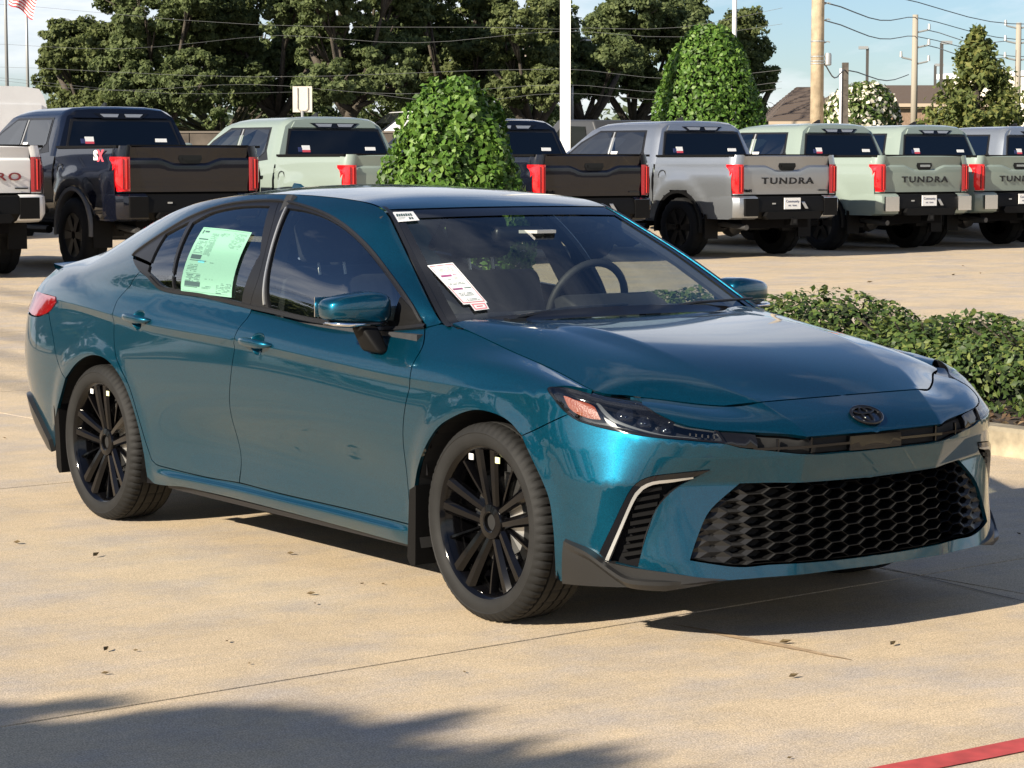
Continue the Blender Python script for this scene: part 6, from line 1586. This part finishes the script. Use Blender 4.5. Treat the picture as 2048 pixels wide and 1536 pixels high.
# wheels
def wheel(cx,s,tilt):
    # local frame: axle along Y, outer face towards -Y
    root=None
    W2=.113
    mb=MB(); mb.lathe([(.244,-.090),(.251,-.101),(.2565,-.1045),(.254,-.095),(.240,-.08),(.232,-.02),(.228,.06),(.24,.10)],72); rimb=mb.build('wheel',M['rim'],car,angle=40)
    rimb.location=(cx,s*.790,.334); rimb.rotation_euler=(0,0,0 if s==-1 else math.pi)
    n=272; prof=[(.253,-.098),(.259,-.107),(.270,-.114),(.287,-.117),(.300,-.1155),(.303,-.1175),(.306,-.1155),(.318,-.108),(.328,-.096),(.3325,-.086),(.334,-.074),(.334,-.0605),(.327,-.0595),(.327,-.0535),(.334,-.0525),(.3345,-.026),(.327,-.025),(.327,-.018),(.3345,-.017),(.3345,.017),(.327,.018),(.327,.025),(.3345,.026),(.334,.0525),(.327,.0535),(.327,.0595),(.334,.0605),(.333,.082),(.320,.106),(.285,.117),(.250,.10)]
    V=[];F=[];m=len(prof)
    for k in range(n):
        t=2*math.pi*k/n; groove=(k%4==0)
        for i,(r,h) in enumerate(prof):
            rr=r-(.006 if groove and 7<=i<=11 else 0)-(.004 if groove and i in(15,18,19,22,23,26) and (k//4)%2 else 0)
            V.append((rr*math.cos(t),h,rr*math.sin(t)))
    for k in range(n):
        for i in range(m-1): F.append((k*m+i,k*m+i+1,((k+1)%n)*m+i+1,((k+1)%n)*m+i))
    mb=MB();mb.add(V,F); mb.build('tyre',M['tyre'],rimb,angle=34)
    # five twin spokes and five slim ones
    def spoke(ang,lat0,lat1,w0,w1,y0,y1,th):
        # lateral offset and width at hub and rim
        mb=MB(); V=[]
        ca,sa=math.cos(ang),math.sin(ang); R_=[.045,.10,.175,.238,.250]
        for r in R_:
            t=min(1,(r-.045)/.205); lat=lat0*(1-t)+lat1*t; w=w0*(1-t)+w1*t; y=y0*(1-t)**1.3+y1*(1-(1-t)**1.3)
            for dl,dy in ((-w/2,.011),(-w*.30,.001),(w*.16,.0),(w/2,.013),(w/2*.8,th),(-w/2*.8,th)):
                l=lat+dl; V.append((r*ca-l*sa,y+dy,r*sa+l*ca))
        F=[]
        for i in range(len(R_)-1):
            for k in range(6): F.append((i*6+k,i*6+(k+1)%6,(i+1)*6+(k+1)%6,(i+1)*6+k))
        F.append((0,1,2,3,4,5)); F.append(tuple(len(V)-6+k for k in range(6)))
        mb.add(V,F); mb.build('spoke',M['rim'],rimb,angle=35)
    for k in range(5):
        a=math.pi/2+2*math.pi*k/5+tilt
        for q in (-1,1): spoke(a,q*.020,q*.044,.030,.050,-.072,-.097,.040)
        spoke(a+math.pi/5,0,0,.014,.018,-.050,-.082,.03)
    mb=MB(); mb.lathe([(.030,-.060),(.031,-.078),(.036,-.0805),(.058,-.077),(.064,-.066),(.064,-.02)],30); mb.build('hub',M['rim'],rimb,angle=35)
    mb=MB(); mb.lathe([(0,-.064),(.031,-.064)],24); mb.build('hub_cap',M['liner'],rimb)
    mb=MB()
    for k in range(5):
        a=2*math.pi*k/5+math.pi/2+math.pi/5; mb.lathe([(0,-.074),(.008,-.074),(.010,-.071),(.010,-.05)],8,'Y',(.047*math.cos(a),0,.047*math.sin(a)))
    mb.build('wheel_nuts',M['steel'],rimb)
    mb=MB(); mb.lathe([(.05,-.012),(.16,-.012),(.163,-.008),(.163,.004),(.16,.008),(.05,.008)],48); mb.build('brake_disc',M['steel'],rimb,angle=30)
    mb=MB(); mb.lathe([(.05,.012),(.24,.03),(.24,.035)],40); mb.build('wheel_back_plate',M['liner'],rimb)
    mb=MB(); mb.prism([(.05+.10*math.cos(t),.13*math.sin(t)) for t in [R(-40+10*i) for i in range(9)]]+[(.02+.055*math.cos(t),.08*math.sin(t)) for t in [R(40-10*i) for i in range(9)]],-.045,.02); mb.build('brake_caliper',M['silver'],rimb)
    for px,pz,mm in ((-.075,.215,M['paper']),(.075,.217,mat('pale_tag',(.8,.82,.45),.5))):
        mb=MB(); mb.box((px-.012,-.1005,pz-.010),(px+.012,-.0975,pz+.010)); mb.build('wheel_tag',mm,rimb)
for cx,tl in ((0,.03),(-2.825,.05)):
    for s in (-1,1): wheel(cx,s,tl)
# interior
def interior():
    def seat(x,y,name='seat',w=.52):
        mb=MB(); mb.box((x-.25,y-w/2,.42),(x+.27,y+w/2,.58)); 
        rot=Matrix.Rotation(R(-18),3,'Y'); mb.box((x-.31,y-w/2,.50),(x-.17,y+w/2,1.10),rot,(x-.24,y,.55))
        st=mb.build(name,M['interior'],car); bev(st,.05)
        mb=MB(); mb.box((x-.49,y-.14,1.13),(x-.39,y+.14,1.31),rot,(x-.44,y,1.2)); hr=mb.build('headrest',M['interior'],st); bev(hr,.035)
        mb=MB(); mb.tube([(x-.42,y-.06,1.08),(x-.44,y-.06,1.16)],.007,6); mb.tube([(x-.42,y+.06,1.08),(x-.44,y+.06,1.16)],.007,6); mb.build('headrest_posts',M['steel'],st)
    seat(-1.35,-.37); seat(-1.35,.37); 
    mb=MB(); mb.box((-2.55,-.66,.42),(-2.1,.66,.58)); mb.box((-2.66,-.64,.55),(-2.5,.64,1.08),Matrix.Rotation(R(-22),3,'Y')); rs=mb.build('rear_seat',M['interior'],car); bev(rs,.05)
    for y in (-.36,.36): mb=MB(); mb.box((-2.78,y-.13,1.06),(-2.70,y+.13,1.20)); h=mb.build('headrest',M['interior'],rs); bev(h,.03)
    mb=MB(); P=[(-.43,.945),(-.62,.985),(-.78,.975),(-.90,.93),(-.93,.80),(-.80,.62),(-.40,.60)]
    mb.prism(P,-.71,.71); d_=mb.build('dashboard',M['dash'],car); bev(d_,.02)
    mb=MB(); mb.prism([(-.80,.97),(-.92,1.02),(-.98,1.0),(-.95,.92)],.14,.60); b=mb.build('instrument_cowl',M['dash'],d_); bev(b,.015)
    mb=MB(); t_=[(-1.05+.06*math.sin(a),.37+.185*math.cos(a),.96+.175*math.sin(a)) for a in [2*math.pi*k/36 for k in range(37)]]; mb.tube(t_,.016,8,False); sw=mb.build('steering_wheel',M['dash'],car,smooth=True)
    mb=MB(); mb.box((-1.06,.19,.94),(-1.035,.55,.985)); mb.box((-1.09,.31,.90),(-1.02,.43,1.0)); mb.build('steering_hub',M['dash'],sw)
    mb=MB(); mb.box((-1.04,-.115,1.225),(-.99,.115,1.285)); im=mb.build('interior_mirror',M['black_trim'],car); bev(im,.02)
    mb=MB(); mb.prism([(-.90,-.08),(-.90,.08),(-.83,.045),(-.83,-.045)],1.262,1.274,'Z'); cb=mb.build('camera_bracket',M['silver'],im)
    mb=MB(); mb.box((-3.3,-.66,.86),(-2.7,.66,.90)); mb.build('parcel_shelf',M['interior'],car)
    # headliner and pillars
    g=ST[4:,k2+2:k3-1].copy(); g[...,2]-=.035; v,q=grid_tris(np.concatenate([g,(g[::-1]*np.array([1,-1,1]))[1:]],0)); obj('headliner',v,q,mat('grey_headliner',(.05,.052,.055),.9),car,smooth=True)
    for s in (-1,1):
        mb=MB(); mb.tube([(-1.62,s*.78,.95),(-1.72,s*.62,1.30),(-1.75,s*.56,1.38)],[.05,.04,.04],8); mb.build('pillar_trim',M['interior'],car)
        mb=MB(); mb.tube([(-.55,s*.72,.98),(-.80,s*.635,1.14),(-1.12,s*.55,1.31)],[.028,.026,.026],8); mb.build('pillar_trim',M['interior'],car)
        mb=MB(); mb.box((-2.3,s*.80-.02,.45),(-.5,s*.80+.02,.93)); mb.build('door_card',M['interior'],car)
interior()
# window papers ------------------------------------------------------------
def sheet(name,corners,base,m,off,parent,side=-1,nu=10,nv=10):
    """paper lying on the glass; returns a mapper from sheet uv to 3-D"""
    tl,tr,br,bl=[Vector(c) for c in corners]
    def at(u,v,o=0):
        p=(tl*(1-u)+tr*u)*(1-v)+(bl*(1-u)+br*u)*v; loc,n=base.near(p); return loc+n*(off+o)
    V=[];F=[]
    for j in range(nv+1):
        for i in range(nu+1): p=at(i/nu,j/nv); V.append((p.x,side*p.y,p.z))
    for j in range(nv):
        for i in range(nu): a=j*(nu+1)+i; F.append((a,a+1,a+nu+2,a+nu+1))
    o=obj(name,V,F,m,parent,smooth=True)
    def marks(nm,rects,mm,lift=.0006):
        V=[];F=[]
        for (u0,v0,u1,v1) in rects:
            k=max(1,int((u1-u0)/.12)); b=len(V)
            for i in range(k+1):
                u=u0+(u1-u0)*i/k
                for v in (v0,v1): p=at(u,v,lift); V.append((p.x,side*p.y,p.z))
            for i in range(k): F.append((b+2*i,b+2*i+1,b+2*i+3,b+2*i+2))
        obj(nm,V,F,mm,o)
    return o,marks
rnd=random.Random(3)
st,mk=sheet('window_sheet',[(-2.225,.70,1.262),(-1.812,.715,1.252),(-1.778,.83,1.002),(-2.19,.83,1.008)],BGW,M['paper_green'],.004,car)
L=[]
def lines(u0,u1,v0,v1,dv,h,dens=.75):
    v=v0
    while v<v1:
        u=u0
        while u<u1:
            l=rnd.uniform(.01,.05)
            if rnd.random()<dens: L.append((u,v,min(u1,u+l),v+h))
            u+=l+.006
        v+=dv
lines(.28,.42,.10,.46,.016,.007); lines(.45,.62,.08,.14,.016,.007); lines(.70,.95,.06,.30,.017,.007,.6); lines(.06,.26,.24,.44,.02,.009,.6)
lines(.06,.26,.60,.70,.022,.010,.6); lines(.08,.36,.74,.83,.02,.011,.7); lines(.46,.62,.78,.80,.02,.008); lines(.42,.60,.88,.92,.015,.007,.6); lines(.70,.98,.82,.94,.016,.008,.6); lines(.40,.55,.55,.56,.02,.006,.4)
mk('sheet_print',L,M['ink'])
mk('sheet_blocks',[(.05,.05,.075,.115),(.10,.06,.19,.09),(.05,.195,.25,.215),(.06,.455,.27,.52),(.06,.535,.40,.546),(.06,.725,.36,.729),(.07,.835,.38,.90),(.07,.905,.33,.915),(.70,.955,.80,.965),(.03,.97,.93,.973),(.03,.02,.97,.024)],M['ink_dark'])
mk('sheet_tint',[(.24,.53,.37,.565)],mat('cyan_ink',(.10,.45,.50),.6))
t1,mk=sheet('stock_label',[(-1.103,.520,1.338),(-1.082,.442,1.3455),(-1.014,.459,1.311),(-1.033,.556,1.303)],BT,M['paper'],.004,car)
mk('label_digits',[(.12+.105*i,.22+.02*(i%2),.20+.105*i,.50) for i in range(7)]+[(.62,.62,.70,.85),(.73,.62,.80,.85)],M['ink_dark']); mk('label_lines',[(.15,.62,.48,.66),(.15,.74,.42,.77)],M['ink'])
t2,mk=sheet('service_tag',[(-.745,.609,1.155),(-.73,.507,1.163),(-.496,.52,1.029),(-.513,.611,1.024)],BT,M['paper'],.004,car)
e=.05; mk('tag_border',[(e,.03,1-e,.045),(e,.955,1-e,.97),(e,.03,e+.025,.97),(1-e-.025,.03,1-e,.97)],M['ink_red'])
L=[];lines(.22,.80,.10,.22,.03,.012,.8);lines(.20,.75,.36,.42,.03,.012,.5);lines(.15,.80,.48,.53,.03,.014,.8);lines(.2,.75,.73,.80,.03,.013,.8);lines(.25,.8,.88,.92,.03,.012,.7); mk('tag_print',L,M['ink'])
mk('tag_bars',[(.12,.275,.55,.325),(.60,.275,.80,.29),(.12,.61,.52,.65)],mat('plum_ink',(.30,.08,.20),.7)); mk('tag_grey',[(.60,.61,.88,.63)],M['ink'])
t3,mk=sheet('pink_slip',[(-.511,.588,1.027),(-.498,.526,1.029),(-.462,.536,1.008),(-.469,.594,1.003)],BT,M['paper'],.005,car)
mk('slip_frame',[(.08,.1,.92,.25),(.08,.75,.92,.9),(.08,.1,.16,.9),(.84,.1,.92,.9)],M['pink']); mk('slip_print',[(.3,.42,.7,.55)],M['ink_red'])
# roof aerial, boot spoiler
mb=MB(); mb.add([(-2.70,0,1.372),(-2.70,.028,1.370),(-2.70,-.028,1.370),(-2.54,0,1.402),(-2.67,.006,1.440),(-2.67,-.006,1.440),(-2.62,0,1.436)],[(3,1,4,6),(3,6,5,2),(1,2,5,4),(4,5,6),(0,2,1)]); mb.build('roof_aerial',P_,car)
mb=MB(); V=[];F=[]
for i,y in enumerate(np.linspace(-.66,.66,23)):
    c=1-(abs(y)/.66)**3*.10; x=-3.78+.06*(abs(y)/.66)**2
    for dx,dz in ((.10,.000),(0,.010),(-.018,.014),(-.018,.006),(.0,-.01)): V.append((x+dx,y,1.052+.016*(1-(y/.66)**2)+dz))
for i in range(22):
    for k in range(4): F.append((i*5+k,i*5+k+1,(i+1)*5+k+1,(i+1)*5+k))
mb.add(V,F); mb.build('boot_spoiler',P_,car,angle=40)
mirror_grid(np.stack([rowpts(8,np.linspace(-3.66,-4.75,20)),rowpts(8,np.linspace(-3.66,-4.75,20))],0)[:0] if False else SW[:, :2][:0] if False else ST[:2,:2],'boot_seam',P_,car) if False else None
v,q=grid_tris(SW[:,tW<-3.9]); mb=MB(); mb.add(v,q); mb.add(v*np.array([1,-1,1]),q[:,::-1]); mb.build('tail_panel',P_,car,smooth=True)
